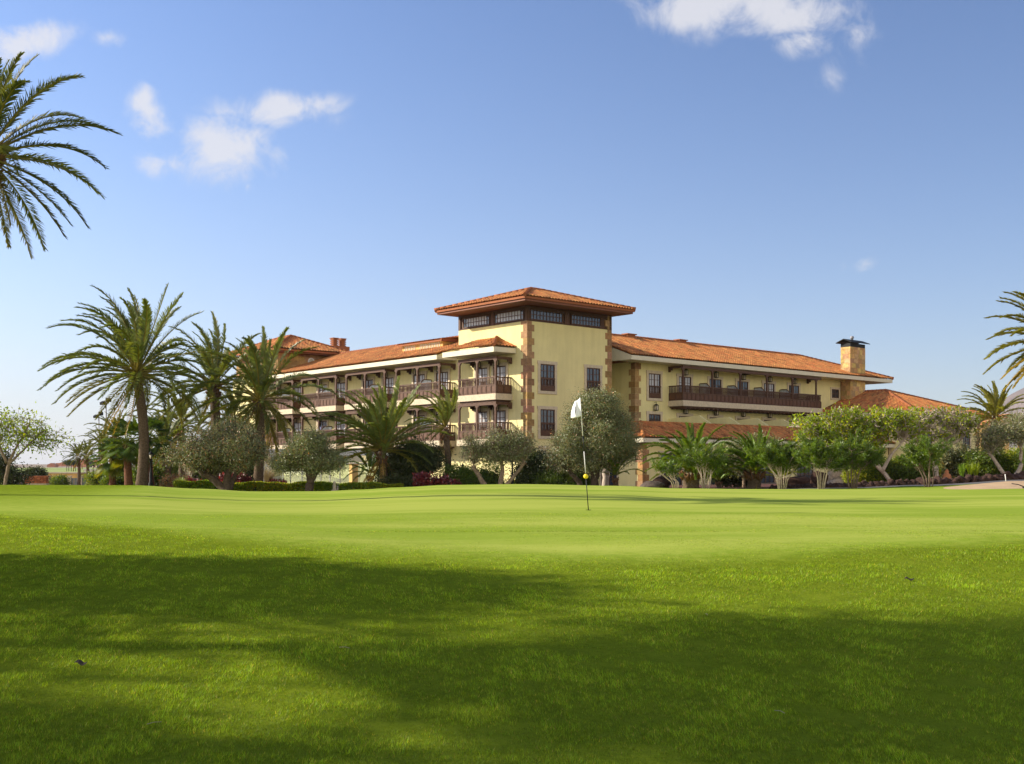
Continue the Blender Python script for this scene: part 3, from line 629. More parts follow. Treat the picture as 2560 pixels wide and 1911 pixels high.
# balconies
def balcony(fr, a0, a1, fl, posts, beam_z, B=1.45, ends=(1, 1), name='balcony', screens=(), label=None):
    sl = MB(); fb(sl, fr, a0-.08, a1+.08, 0, B+.08, fl-.45, fl-.03); bal = hp(name, sl, 'travertine', None, label)
    j = MB(); fb(j, fr, a0+.1, a1-.1, 0, B-.05, fl-.55, fl-.45)
    a = a0+.3
    while a < a1-.2: fb(j, fr, a, a+.1, 0, B, fl-.66, fl-.55); a += .55
    hp('joists', j, 'wood', bal)
    r = MB(); z0 = fl-.03
    def run(p0, p1, side):      # side: None = front, else a of the end rail
        def b(x0, x1, o0, o1, za, zb, tint=(1, 1, 1)):
            if side is None: fb(r, fr, x0, x1, B-o1, B-o0, za, zb, tint)
            else: s = 1 if side == a0 else -1; fb(r, fr, side+s*o0, side+s*o1, x0, x1, za, zb, tint)
        b(p0, p1, .0, .10, z0+1.09, z0+1.17); b(p0, p1, .02, .08, z0+.56, z0+.63); b(p0, p1, .03, .07, z0+.02, z0+.56); b(p0, p1, .0, .10, z0, z0+.06)
        n = max(2, int((p1-p0)/.145))
        for i in range(n):
            x = p0+.07+(p1-p0-.14)*i/(n-1); b(x-.028, x+.028, .025, .075, z0+.63, z0+1.09); b(x-.018, x+.018, .015, .085, z0+.78, z0+.92)
        m = max(1, int((p1-p0)/.5))
        for i in range(m+1):
            x = p0+(p1-p0)*i/m; b(x-.035, x+.035, .0, .10, z0+.06, z0+.56)
        for i in range(m):
            xa = p0+(p1-p0)*i/m+.09; xb = p0+(p1-p0)*(i+1)/m-.09; b(xa, xb, .015, .085, z0+.14, z0+.48, (1.25, 1.2, 1.2))
    run(a0, a1, None)
    if ends[0]: run(.0, B-.1, a0)
    if ends[1]: run(.0, B-.1, a1)
    hp('railing', r, 'wood', bal)
    for a in posts:
        p = MB(); fb(p, fr, a-.06, a+.06, B-.115, B+.005, z0, beam_z-.02)
        fb(p, fr, a-.09, a+.09, B-.14, B+.03, z0+1.0, z0+1.2); fb(p, fr, a-.09, a+.09, B-.14, B+.03, z0, z0+.2)
        for k in range(3): fb(p, fr, a-.08-.06*k, a+.08+.06*k, B-.11, B, beam_z-.22+.07*k, beam_z-.14+.07*k)
        hp('post', p, 'wood', bal)
    bm = MB(); fb(bm, fr, a0-.02, a1+.02, B-.14, B+.0, beam_z-.02, beam_z+.2)
    for a, on in ((a0, ends[0]), (a1, ends[1]), ((a0+a1)/2, 1)):
        if on:
            fb(bm, fr, a-.06, a+.06, 0, B-.14, beam_z+.0, beam_z+.18); fb(bm, fr, a-.05, a+.05, .0, .38, beam_z-.14, beam_z); fb(bm, fr, a-.045, a+.045, .0, .2, beam_z-.26, beam_z-.14)
    hp('beam', bm, 'wood', bal)
    for a in screens:
        g = MB(); q = [(.12, fl), (B-.22, fl), (B-.22, fl+1.08), (B-.62, fl+1.46), (.12, fl+1.46)]
        pts = [fr(a, o_, z_) for o_, z_ in q]
        if fr is RF: g.prism([(p[1], p[2]) for p in pts], a-.015, a+.015, 0)
        else: g.prism([(p[0], p[2]) for p in pts], a-.015, a+.015, 1)
        sg = hp('privacy_screen', g, 'screen_glass', bal); f = MB()
        for (o1, z1), (o2, z2) in zip(q, q[1:]+q[:1]): f.tube([fr(a, o1, z1), fr(a, o2, z2)], .045, 4)
        for o_ in (.5, .82): f.tube([fr(a, o_, fl), fr(a, o_, fl+1.44)], .02, 4)
        hp('screen_frame', f, 'wood', bal)
    return bal
for fl, bz in ((5.1, 7.42), (2.0, 4.32)):
    balcony(LF, 1.6, 5.7, fl, (1.66, 3.63, 5.64), bz, name='balcony')
    for s_ in UNITS: balcony(LF, s_, s_+5.5, fl, (s_+.06, s_+2.75, s_+5.44), bz, screens=(s_+2.75,))
RPO = [15.66, 19.15, 22.68, 26.2, 29.74, 33.2]
balcony(RF, 15.6, 33.9, 5.2, RPO, 7.66, screens=RPO[1:5], name='balcony', label='long timber balcony across the right wing')
# partition walls and parapet of the right wing's terraces
PU = [15.65, 19.15, 22.68, 26.2, 29.74]
for u_ in PU:
    mb = MB(); mb.prism([(RW, 1.6), (RW, 3.8), (-2.0, 3.95), (-3.45, 3.1), (-3.45, 1.6)], u_-.1, u_+.1, 0); hp('terrace_partition', mb, 'plaster')
mb = MB(); mb.box(7.0, 36, -3.75, -3.45, 1.2, 3.05); mb.box(8.2, 36, -3.45, RW, 1.9, 2.16); hp('terrace_parapet', mb, 'plaster')
# low arcade wing in front, with its tiled skirt roof
mb = MB(); mb.box(5.16, 38, -5.8, -.0, -G0-.3, 1.72); low = hp('low_wing_wall', mb, 'plaster')
mb = MB(); tiles(mb, (4.47, -6.5, 2.0), (1, 0), (0, 1), 33.5, lambda a: (0, max(0, min(a, 3.0))), .38)
tiles(mb, (4.47, 0.0, 2.0), (0, -1), (1, 0), 6.5, lambda a: (0, max(0, min(3.0, 6.5-a))), .38)
rf = hp('roof', mb, 'tile'); rb = MB(); ridge(rb, (4.47, -6.5, 2.1), (7.47, -3.5, 3.22), .12); ridge(rb, (7.47, -3.5, 3.22), (37.9, -3.5, 3.22), .07); ridge(rb, (7.47, -3.5, 3.22), (7.47, 0, 3.22), .07); hp('ridge_tiles', rb, 'tile', rf)
clad(rf, 'fascia', 'cream', lambda b: (b.box(4.55, 38, -6.42, -6.25, 1.7, 1.98), b.box(4.55, 4.72, -6.25, -.02, 1.7, 1.98)))
clad(rf, 'soffit', 'cream', lambda b: (b.box(4.72, 38, -6.25, -5.8, 1.72, 1.76), b.box(4.72, 5.16, -5.8, -.02, 1.72, 1.76)))
hp('quoin', quoin(5.16, -5.8, -G0, 1.7, 1, 1, 'uv', .42), 'stone')
window(lambda a, o, z: (5.16-o, a, z), -3.5, -2.0, -1.28, .85, 4, 4, .12, sill=False, name='glazed_door')
for a0 in (6.9, 12.2, 17.5, 22.5): window(lambda a, o, z: (a, -5.8-o, z), a0, a0+2.2, -1.28, .95, 4, 3, .18, sill=False, name='glazed_door')
# dormer on the left wing
mb = MB(); du = .75
mb.box(du, 4.3, 10.4, 15.6, 8.7, 9.55); dm = hp('dormer', mb, 'ochre')
m1 = MB(); tiles(m1, (du-.3, 15.9, 9.6), (0, -1), (1, 0), 5.8, lambda a: (0, 3.9), .13); hp('dormer_roof', m1, 'tile', dm)
m1 = MB(); m1.box(du-.3, 4.3, 10.15, 10.25, 9.5, 9.72); m1.box(du-.28, du-.2, 10.15, 15.85, 9.5, 9.62); hp('dormer_fascia', m1, 'tile_edge', dm)
for a0, a1 in ((10.75, 12.2), (12.35, 13.2), (13.9, 15.2)):
    f = MB(); DFR = lambda a, o, z: (du-o, a, z)
    fb(f, DFR, a0, a1, 0, .05, 9.02, 9.08); fb(f, DFR, a0, a1, 0, .05, 9.4, 9.47)
    n = int((a1-a0)/.2)
    for i in range(n+1): a = a0+(a1-a0)*i/n; fb(f, DFR, a-.02, a+.02, 0, .04, 9.08, 9.4)
    wo = hp('window', f, 'white', dm); 
# building front right of the hotel: low tiled hip roof
u0, v0 = uv(2290, 93); mb = MB(); mb.box(u0+1.0, u0+12.6, v0+1.0, v0+16, -G0-.3, 4.3); hp('annexe_wall', mb, 'plaster')
rf = hip_roof(u0, u0+13.5, v0, v0+17, 4.62, .34)
clad(rf, 'fascia', 'cream', lambda b: fascia_loop(b, u0+.08, u0+13.42, v0+.08, v0+16.9, 4.32, 4.6, .15))
clad(rf, 'soffit', 'cream', lambda b: b.box(u0+.2, u0+13.3, v0+.2, v0+16.8, 4.3, 4.34))
hp('quoin', quoin(u0+12.6, v0+1.0, -G0, 4.3, -1, 1, 'u'), 'stone')
for a0 in (u0+3, u0+6.2, u0+9.5): window(lambda a, o, z: (a, v0+1.0-o, z), a0, a0+1.3, 1.1, 3.0, 4, 3, .2)
for a0 in (v0+3, v0+7, v0+11): window(lambda a, o, z: (u0+1.0-o, a, z), a0, a0+1.3, 1.1, 3.0, 4, 3, .2)

# ---------------------------------------------------------------- plants
def unit(v): return v/(np.linalg.norm(v, axis=-1, keepdims=True)+1e-9)
def leaves(mb, P, L, W, tint, dirs=None, updir=.0, spread=1.0):
    """one rhombic leaf per point of P; L, W length and width; tint (n,3)"""
    n = len(P); d = unit(rng.normal(size=(n, 3))*spread+(0 if dirs is None else dirs)+np.array([0, 0, updir]))
    s = unit(np.cross(d, rng.normal(size=(n, 3)))); L = np.broadcast_to(L, (n,))[:, None]*rng.uniform(.7, 1.25, (n, 1)); W = np.broadcast_to(W, (n,))[:, None]
    v = np.stack([P, P+d*L*.5+s*W*.5, P+d*L, P+d*L*.5-s*W*.5], 1)
    mb.add(v.reshape(-1, 3), np.arange(4*n).reshape(n, 4), tint)
def tvar(n, a=.35, hue=.15, yellow=0., dry=0.):
    b = rng.uniform(1-a, 1+a, (n, 1)); t = np.concatenate([b*rng.uniform(1-hue, 1+hue, (n, 1)), b, b*rng.uniform(1-hue, 1+hue, (n, 1))], 1)
    if yellow: k = rng.random(n) < yellow; t[k] *= (1.7, 1.25, .8)
    if dry: k = rng.random(n) < dry; t[k] *= (2.3, 1.0, 1.2)
    return t
def clump_points(lobes, n, shell=.55):
    out = []; w = np.array([l[3]*l[4]*l[5] for l in lobes])**.7; w = w/w.sum()
    for l, q in zip(lobes, w):
        m = max(3, int(n*q))
        if m > 24 and shell >= .3:       # the crown is built of smaller billows with gaps between them
            K = max(5, m//9); dk = unit(rng.normal(size=(K, 3))); sc_ = dk*rng.uniform(.45, .80, (K, 1)); pick = rng.integers(0, K, m); rs = rng.uniform(.22, .40, K)[pick][:, None]
            out.append(np.array(l[:3])+(sc_[pick]+unit(rng.normal(size=(m, 3)))*rng.uniform(.3, 1, (m, 1))**.5*rs)*np.array(l[3:6])*1.08); continue
        d = unit(rng.normal(size=(m, 3))); r = rng.uniform(shell**3, 1, (m, 1))**(1/3)
        q_ = rng.normal(size=(5, 3))*1.9; r = r*(1+.13*np.sin(d@q_.T+rng.uniform(0, 6, 5)).sum(-1, keepdims=True)).clip(.45, 1.32)
        out.append(np.array(l[:3])+d*r*np.array(l[3:6]))
    return np.concatenate(out)
def crown_tree(name, label, cat, base, stems, lobes, nclump, nleaf, leaf, mtl, bark, rc=.35, L=.13, W=.045, group=None, shell=.5,
               twig=.012, limb=.05, yellow=.06, dry=0., bare=0., tvar_a=.35, leafdir=0., sub=3):
    """stems: polylines relative to base with radii; lobes: crown ellipsoids relative to base"""
    root = empty(name, base, label, cat, group)
    tk = MB(); tips = []
    for pts, r0, r1 in stems:
        p = np.array(pts, float); n = len(p); t = np.linspace(0, n-1, (n-1)*4+1); q = np.stack([np.interp(t, np.arange(n), p[:, c]) for c in range(3)], 1)
        for _ in range(2): q[1:-1] = (q[:-2]+2*q[1:-1]+q[2:])/4
        q[1:-1] += rng.normal(size=(len(q)-2, 3))*r0*.12
        rad = np.linspace(r0, r1, len(q)); rad[0] *= 1.35; tk.tube(q, rad*(1+rng.normal(size=len(q))*.06), 9)
        tips += [(q[k], rad[k]) for k in range(len(q)//2, len(q))]
    C = clump_points(lobes, nclump, shell)
    TP = np.array([t[0] for t in tips]); TR = np.array([t[1] for t in tips])
    br = MB(); cen = np.array([l[:3] for l in lobes]).mean(0)
    ends = []
    for c in C:
        # limbs leave the stem a little below the clump they carry
        dd = np.linalg.norm((TP-c)*np.array([1, 1, .8]), axis=1)+rng.uniform(0, .3, len(TP)); k = int(np.argmin(dd)); a = TP[k]
        v = c-a; ln = np.linalg.norm(v)
        mid = a+v*.5+np.array([0, 0, -.08*ln])+rng.normal(size=3)*.07*ln; m2 = a+v*.25+rng.normal(size=3)*.04*ln
        r = min(TR[k]*.7, limb*(.5+ln*.35)); br.tube([a, m2, mid, a+v*.8+rng.normal(size=3)*.04*ln, c], [r, r*.8, r*.6, r*.4, twig], 5, cap=False)
        for _ in range(sub):
            e = c+rng.normal(size=3)*rc*.9; br.tube([mid*.3+c*.7, (c+e)/2+rng.normal(size=3)*.05, e], [twig*1.3, twig, twig*.6], 3, cap=False); ends.append(e)
    tr = link('trunk', tk.mesh('trunk', bark), root); link('branch', br.mesh('branches', bark), tr)
    cr = MB(); keep = C[rng.random(len(C)) >= bare]
    m = nleaf//max(1, len(keep))
    if m:
        P = np.repeat(keep, m, 0); shade = np.repeat(rng.uniform(.82, 1.18, (len(keep), 1)), m, 0)
        off = rng.normal(size=P.shape)*rc*np.array([1, 1, .75]); P = P+off
        leaves(cr, P, L, W, tvar(len(P), tvar_a, .12, yellow, dry)*shade, dirs=unit(off)*.8, updir=leafdir)
        link('crown', cr.mesh('crown', mtl), root)
    return root
def frond(mb, rb, o, az, el, L, wind=(0, 0), droop=1.0, nl=34, lw=.055, lf=.118, tint=(1, 1, 1), stiff=1.0, brown=False):
    n = 14; d = np.array([math.cos(az)*math.cos(el), math.sin(az)*math.cos(el), math.sin(el)]); p = np.array(o, float)+d*.12; pts = [p.copy()]
    wv = np.array([wind[0], wind[1], 0.])
    for i in range(n):
        t = i/n; d = d+np.array([0, 0, -.078*droop*(.3+1.5*t)])+wv*.05*(.4+t); d = d/np.linalg.norm(d); p = p+d*L/n; pts.append(p.copy())
    pts = np.array(pts); rad = np.linspace(.035, .008, n+1)*min(1.3, L/3)
    mb_r = rb; c = rng.uniform(.8, 1.2); mb_r.tube(pts, rad, 4, (2.0*c, 1.35*c, 1.1*c) if not brown else (2.6*c, 1.3*c, 1.2*c), cap=False)
    s = np.linspace(.16, 1.0, nl)**.95; k = s*n; P = np.stack([np.interp(k, np.arange(n+1), pts[:, c_]) for c_ in range(3)], 1)
    D = np.gradient(pts, axis=0); D = unit(np.stack([np.interp(k, np.arange(n+1), D[:, c_]) for c_ in range(3)], 1))
    side = unit(np.cross(D, np.array([0, 0, 1.0])+rng.normal(size=3)*.1)); nor = np.cross(side, D)
    ll = L*lf*np.clip(np.sin(np.clip(s*1.02, 0, 1)*math.pi*.93+.12), .25, 1)**.6
    for sg in (-1, 1):
        ang = np.interp(s, [0, 1], [.95, .42])*stiff+rng.normal(size=nl)*.10
        dr = unit(D*np.cos(ang)[:, None]+sg*side*np.sin(ang)[:, None]+nor*(.28+rng.normal(size=nl)*.17)[:, None]+wv*.18)
        tip = P+dr*ll[:, None]*rng.uniform(.8, 1.15, (nl, 1)); midp = P+dr*ll[:, None]*.5; tip = tip+np.array([0, 0, -.12])*ll[:, None]*droop
        wd = unit(np.cross(dr, nor+.5*sg*side)); w = lw*.5
        v = np.stack([P-wd*w*.6, P+wd*w*.6, midp+wd*w, tip, midp-wd*w], 1)
        tt = tvar(nl, .25, .1)*np.array(tint)
        idx = np.arange(nl)[:, None]*5
        b = mb.n; mb.v.append(v.reshape(-1, 3)); mb.n += 5*nl
        mb.f.append(np.concatenate([idx, idx+1, idx+2, idx+3, idx+4], 1)+b); mb.t.append(tt); mb.sm.append(np.full(nl, False))
def palm(label, base, top, r, nf=60, L=4.5, wind=(-.7, .1), droop=1.0, group=None, name='date_palm', lw=.06, elmin=-26, nl=38, tint=(1, 1, 1), dead=4, bulge=1.25, mtl='leaf_palm', lean=0, azskip=None):
    """base and top are world points of the trunk; r its radius"""
    root = empty(name, base, label, 'palm tree', group); top = np.array(top-base); tk = MB()
    H = top[2]; n = max(8, int(H/.16)); t = np.linspace(0, 1, n+1); q = t[:, None]*top[None, :]; q[:, 0] += np.sin(t*math.pi)*H*.02+lean*np.sin(t*math.pi)
    q[0, 2] -= .25
    rad = r*(1.0+.25*np.exp(-t*9)-.08*t)*(1+.07*(np.arange(n+1) % 2)); k = t > 1-.55/max(H, .6); rad[k] *= np.linspace(1.0, bulge, k.sum()) if k.sum() else 1
    tk.tube(q, rad, 14)
    # stubs of cut stalks round the head of the trunk
    for i in range(46):
        a = i*2.399; zz = rng.uniform(-.75, .12)*min(1, H/2); rr = r*bulge*(.9+.2*zz)
        p = top+np.array([math.cos(a)*rr, math.sin(a)*rr, zz]); e = p+np.array([math.cos(a)*.16, math.sin(a)*.16, .16])*(r/.3); tk.tube([p-(e-p)*.3, e], [.06*r/.3, .035*r/.3], 4, (1.5, 1.1, .8))
    link('trunk', tk.mesh('trunk', 'bark_palm'), root)
    cr, st = MB(), MB()
    for i in range(nf):
        f = (i+.5)/nf; az = i*2.39996+rng.normal()*.15
        if azskip and azskip(math.cos(az), math.sin(az), f): continue
        el = R(82-(82-elmin)*f**1.12+rng.normal()*4); Lf_ = L*rng.uniform(.88, 1.08)*(.78+.22*math.sin(f**.7*math.pi))
        y = rng.uniform(.85, 1.15); tn = np.array(tint)*(y*1.0, y, y)
        if f > .85: tn = tn*np.array([1.35, 1.05, .8])
        frond(cr, st, top+np.array([0, 0, .1]), az, el, Lf_, wind, droop*(1-.25*(f > .8)), int(nl*1.5), lw*1.0, tint=tn)
    for i in range(dead):
        az = rng.uniform(0, 6.28); frond(cr, st, top-np.array([0, 0, .15]), az, R(-55), L*.62, wind, 1.0, nl//2, lw*.8, tint=(2.2, 1.25, .9), brown=True)
    link('crown', cr.mesh('crown', mtl), root); link('stalk', st.mesh('stalks', mtl), root)
    return root
def fan_palm(label, base, top, r, nf=34, L=1.1, group=None, tint=(1, 1, 1)):
    root = empty('fan_palm', base, label, 'palm tree', group); top = np.array(top-base); tk = MB(); n = 18; t = np.linspace(0, 1, n)
    q = t[:, None]*top; q[0, 2] -= .2; tk.tube(q, r*(1.15-.25*t)*(1+.08*(np.arange(n) % 2)), 10, (1.3, .8, .7)); link('trunk', tk.mesh('trunk', 'bark_palm'), root)
    cr = MB(); st = MB()
    for i in range(nf):
        f = (i+.5)/nf; az = i*2.39996; el = R(78-120*f+rng.normal()*6); d = np.array([math.cos(az)*math.cos(el), math.sin(az)*math.cos(el), math.sin(el)])
        pl = L*rng.uniform(.8, 1.1); h = top+d*pl+np.array([0, 0, -.18*(1-abs(d[2]))*pl]); st.tube([top, top+d*pl*.5, h], [.03, .02, .015], 4, (1.6, 1.2, 1), cap=False)
        d2 = unit(d+np.array([-.35, 0, -.35])); s = unit(np.cross(d2, [0, 0, 1.0])); nn = np.cross(s, d2); K = 22; a = np.linspace(-2.0, 2.0, K)
        dr = unit(np.cos(a)[:, None]*d2+np.sin(a)[:, None]*s+nn*(.15*np.abs(a)[:, None])); ln = L*.62*(1-.12*np.abs(a))[:, None]; w = unit(np.cross(dr, nn))*.05
        tip = h+dr*ln*rng.uniform(.85, 1.1, (K, 1))+np.array([0, 0, -.16]); md = h+dr*ln*.55
        v = np.stack([np.broadcast_to(h, (K, 3)), md+w, tip, md-w], 1); y = rng.uniform(.75, 1.25); cr.add(v.reshape(-1, 3), np.arange(4*K).reshape(K, 4), tvar(K, .2)*y*np.array(tint if f < .88 else (1.5, 1.0, .8))*.85)
    link('crown', cr.mesh('crown', 'leaf_green'), root); link('stalk', st.mesh('stalks', 'leaf_green'), root); return root
WL = (-.75, .05)
def B(px, D): return on_ground(px, D)
# date palms on the left
P = 'tall date palms left of the hotel'
palm('tallest date palm at the left, thick trunk standing on the lawn, open to the sky', B(354, 58), at(341, 940, 58)+Vector((0, 0, 0)), .245, 60, 4.95, WL, 1.08, P, nl=46, lean=.12)
palm('date palm just right of the tallest one, dark trunk rising behind the olive tree', B(538, 65), at(534, 972, 65), .28, 46, 4.2, WL, 1.05, P, nl=42)
palm('date palm whose crown hides the far end of the left wing, trunk in the hedge', B(643, 60), at(648, 1005, 60), .24, 46, 4.15, (-.45, 0), 1.1, P, nl=42, elmin=-45)
palm('young date palm with pale green fronds swept up, in front of the middle balconies', B(959, 61), at(954, 1130, 61), .215, 56, 3.95, (-.6, 0), .85, None, nl=46, elmin=-8, lw=.065, tint=(1.4, 1.4, 1.6), dead=6)
palm('slim date palm with smooth grey trunk and ragged windblown head', B(1122, 62), at(1113, 1075, 62), .17, 30, 2.6, (-1.1, 0), 1.05, None, nl=34, elmin=-10, tint=(1.5, 1.4, 1.5), dead=3, bulge=1.5, azskip=lambda c, s, f: c > .35 and f > .3)
BK = 'date palms behind the tall ones'
palm('date palm with arching yellow green fronds between the two tall palms, trunk hidden', B(455, 78), at(450, 1068, 78), .24, 36, 3.5, (-.6, 0), 1.35, BK, nl=34, elmin=-35, tint=(1.25, 1.15, 1))
palm('date palm behind the big olive tree, fronds arching toward the sky gap', B(590, 82), at(585, 1050, 82), .24, 34, 3.3, (-.5, 0), 1.3, BK, nl=32, elmin=-35)
palm('green date palm behind the foot of the tallest palm', B(415, 74), at(412, 1118, 74), .3, 44, 3.2, (-.5, 0), 1.2, BK, nl=30, elmin=-25)
palm('feathery date palm behind the floodlight poles', B(292, 88), at(288, 1098, 88), .24, 40, 2.5, (-.6, 0), 1.2, BK, nl=30, elmin=-30, tint=(1.15, 1.1, 1))
palm('small date palm left of the floodlight poles, low fronds', B(258, 92), at(255, 1120, 92), .2, 34, 2.0, (-.6, 0), 1.1, BK, nl=28, elmin=-30, tint=(1.15, 1.1, 1))
DP = 'two slim date palms by the ochre wall'
palm('left one of the two slim date palms in front of the ochre wall', B(197, 100), at(196, 1146, 100), .14, 30, 1.6, (-.3, 0), .9, DP, nl=24, elmin=-35, lw=.08)
palm('right one of the two slim date palms in front of the ochre wall', B(219, 104), at(217, 1142, 104), .14, 30, 1.6, (-.3, 0), .9, DP, nl=24, elmin=-35, lw=.08)
FP = 'fan palms left of the hotel'
fan_palm('fan palm with rounded fans just left of the tallest palm', B(322, 66), at(316, 1112, 66), .2, 36, 1.15, FP, (.8, .8, .8))
fan_palm('fan palm with a reddish trunk, second left of the tallest palm', B(281, 68), at(280, 1146, 68), .17, 32, 1.0, FP, (.85, .85, .85))
fan_palm('dark fan palm showing just right of the tallest trunk', B(376, 68), at(368, 1100, 68), .2, 36, 1.2, FP, (.6, .65, .65))
# off the left edge: the big palm whose fronds hang into the sky, and the grove that shades the foreground
pb = Vector((-14.4, 30, gz(-14.4, 30))); palm('big date palm outside the left edge, its fronds reaching into the sky', pb, at(-36, 402, 30), .3, 46, 3.4, (.05, 0), .9, None, nl=60, elmin=-48, lw=.032, dead=0, tint=(.8, .75, .9))
palm('palm at the right edge with golden lit fronds, its trunk outside the picture', B(2690, 60), at(2645, 868, 60), .26, 60, 4.2, (-.3, 0), .85, None, nl=60, elmin=-35, tint=(2.0, 1.55, 1), lw=.09)
palm('palm right of the stone-cornered annexe, head swept by the wind', B(2488, 88), at(2488, 1048, 88), .26, 44, 3.1, (-.55, 0), .95, None, nl=36, elmin=-15, tint=(1.8, 1.5, 1), lw=.10)
# low feather palms in the right-hand garden
LP_ = 'low feather palms in the volcanic garden'
palm('low feather palm with a stout pineapple trunk, nearest the corner of the low wing', B(1727, 57), at(1727, 1188, 57), .38, 46, 2.75, (-.3, 0), 1.25, LP_, nl=46, elmin=10, tint=(1.25, 1.2, 1), lw=.075, dead=3, mtl='leaf_green')
palm('low feather palm leaning left, second from the corner of the low wing', B(1884, 57), at(1886, 1186, 57), .33, 38, 2.35, (-.75, 0), 1.0, LP_, nl=44, elmin=10, tint=(1.35, 1.35, 1), lw=.07, dead=3, mtl='leaf_green')
palm('small bright palm clump between the white-stemmed oleanders', B(1952, 60), at(1950, 1200, 60), .16, 26, 1.5, (-.3, 0), .8, LP_, nl=30, elmin=20, tint=(1.7, 1.6, 1), lw=.06, dead=0, mtl='leaf_green')
palm('little palm at the foot of the low wing, before its glazed door', B(1798, 61), at(1797, 1208, 61), .12, 20, 1.3, (-.2, 0), .8, LP_, nl=26, elmin=20, tint=(1.7, 1.7, 1), lw=.06, dead=0, mtl='leaf_green')
palm('small palm seedling before the bright end wall of the low wing', B(1540, 60), at(1538, 1196, 60), .12, 18, 1.7, (.1, 0), 1.1, LP_, nl=28, elmin=15, tint=(1.2, 1.3, 1), lw=.06, dead=0, mtl='leaf_green')
palm('small dark palm growing behind the hedge beside the glass screens', B(925, 66), at(925, 1190, 66), .14, 22, 1.9, (-.2, 0), 1.2, None, nl=28, elmin=5, tint=(.8, .9, .8), lw=.06, dead=0, mtl='leaf_green')

# olive trees and others
OL = 'olive trees in front of the hotel'
crown_tree('olive_tree', 'broad grey-green olive tree with spreading forked trunks, left of the others', 'olive tree', B(566, 55),
           [([(0, 0, -.2), (-.5, 0, .5), (-1.3, .1, .95), (-1.9, .1, 1.5)], .22, .10), ([(.1, 0, -.2), (.0, 0, .6), (.25, .1, 1.2), (.2, .2, 2.0)], .22, .09), ([(.1, 0, 0), (.35, .2, .8), (1.0, .3, 1.4), (1.3, .3, 2.1)], .15, .07)],
           [(-1.6, 0, 1.75, 1.7, 1.4, .85), (-.2, 0, 2.35, 1.7, 1.6, 1.05), (1.0, 0, 2.0, 1.3, 1.4, 1.0), (-.7, .2, 1.7, 2.2, 1.6, .6)], 330, 46000, 0, 'leaf_olive', 'bark_dark', .26, .09, .03, OL, .35, dry=.12)
crown_tree('olive_tree', 'dark rounded olive tree on a single curved trunk, before the glass screens', 'olive tree', B(770, 54),
           [([(0, 0, -.2), (.15, 0, .45), (.02, 0, .95), (-.35, 0, 1.4)], .21, .10), ([(.12, 0, .4), (.35, 0, .9), (.75, .1, 1.35)], .15, .08)],
           [(-.1, 0, 2.0, 1.35, 1.2, .75), (-.9, 0, 1.55, .75, .9, .5), (.95, 0, 1.55, .8, .9, .55), (0, .2, 1.55, 1.5, 1.1, .45)], 260, 40000, 0, 'leaf_olive', 'bark_dark', .24, .10, .034, OL, .3, dry=.04)
crown_tree('olive_tree', 'sparse grey olive tree with three leaning bare trunks, in front of the tower corner', 'olive tree', B(1240, 58),
           [([(-.35, 0, -.2), (-.7, 0, .6), (-1.15, 0, 1.25), (-1.1, 0, 1.7)], .15, .08), ([(.1, 0, -.2), (.3, 0, .7), (.35, 0, 1.25), (.2, 0, 1.8)], .15, .07), ([(.25, 0, -.1), (.8, 0, .7), (1.35, 0, 1.35), (1.6, 0, 1.9)], .12, .06)],
           [(-1.05, 0, 2.15, .75, .8, .8), (.05, 0, 2.45, .8, .8, .75), (.95, 0, 2.3, .95, .8, .7), (-.2, 0, 2.1, 1.3, .8, .5)], 220, 15000, 0, 'leaf_olive', 'bark', .24, .10, .032, OL, .3, twig=.014, bare=.25, sub=6)
crown_tree('olive_tree', 'largest olive tree, tall full crown behind the golf flag', 'olive tree', B(1482, 60),
           [([(.0, 0, -.2), (.1, 0, .7), (.35, 0, 1.4), (.8, 0, 2.1), (1.1, 0, 3.2)], .24, .10), ([(-.5, 0, -.2), (-.75, 0, .55), (-1.2, 0, 1.05), (-1.6, 0, 1.5)], .17, .09), ([(.1, 0, .7), (-.2, 0, 1.5), (-.5, 0, 2.6)], .17, .08)],
           [(.3, 0, 3.7, 1.65, 1.6, 1.4), (1.2, 0, 2.7, 1.15, 1.3, 1.35), (-1.6, 0, 2.5, 1.15, 1.3, 1.15), (.0, 0, 2.2, 2.1, 1.5, 1.0), (-.35, 0, 4.5, .9, .9, .75)], 520, 140000, 0, 'leaf_olive', 'bark_dark', .25, .095, .03, OL, .45, dry=.05, yellow=.08)
crown_tree('olive_tree', 'pale-trunked tree standing behind the largest olive tree, by the glazed door', 'olive tree', B(1512, 64),
           [([(0, 0, -.2), (.05, 0, .8), (.1, 0, 1.7)], .23, .14), ([(.05, 0, .9), (.5, 0, 1.9)], .13, .08)], [(.2, 0, 2.4, 1.2, 1.0, .9)], 60, 8000, 0, 'leaf_olive', 'bark_pale', .3, .11, .036, OL, .4)
crown_tree('mastic_tree', 'dense dark evergreen bush-tree right of the young palm', 'tree', B(1040, 62), [([(0, 0, -.2), (0, 0, 1.2)], .2, .12)],
           [(-.1, 0, 1.4, 1.5, 1.3, 1.25), (.4, 0, 1.9, .95, 1.0, .75), (-.9, 0, 1.3, .8, .9, 1.1)], 200, 34000, 0, 'leaf_dark', 'bark_dark', .3, .13, .06, None, .55, limb=.03)
crown_tree('mastic_tree', 'dense dark evergreen bush left of the largest olive tree, before the tower', 'tree', B(1336, 62), [([(0, 0, -.2), (0, 0, 1.0)], .16, .1)],
           [(0, 0, 1.25, .9, .9, 1.05), (.25, 0, .8, .95, .9, .8)], 120, 22000, 0, 'leaf_dark', 'bark_dark', .26, .13, .06, None, .5, limb=.03)
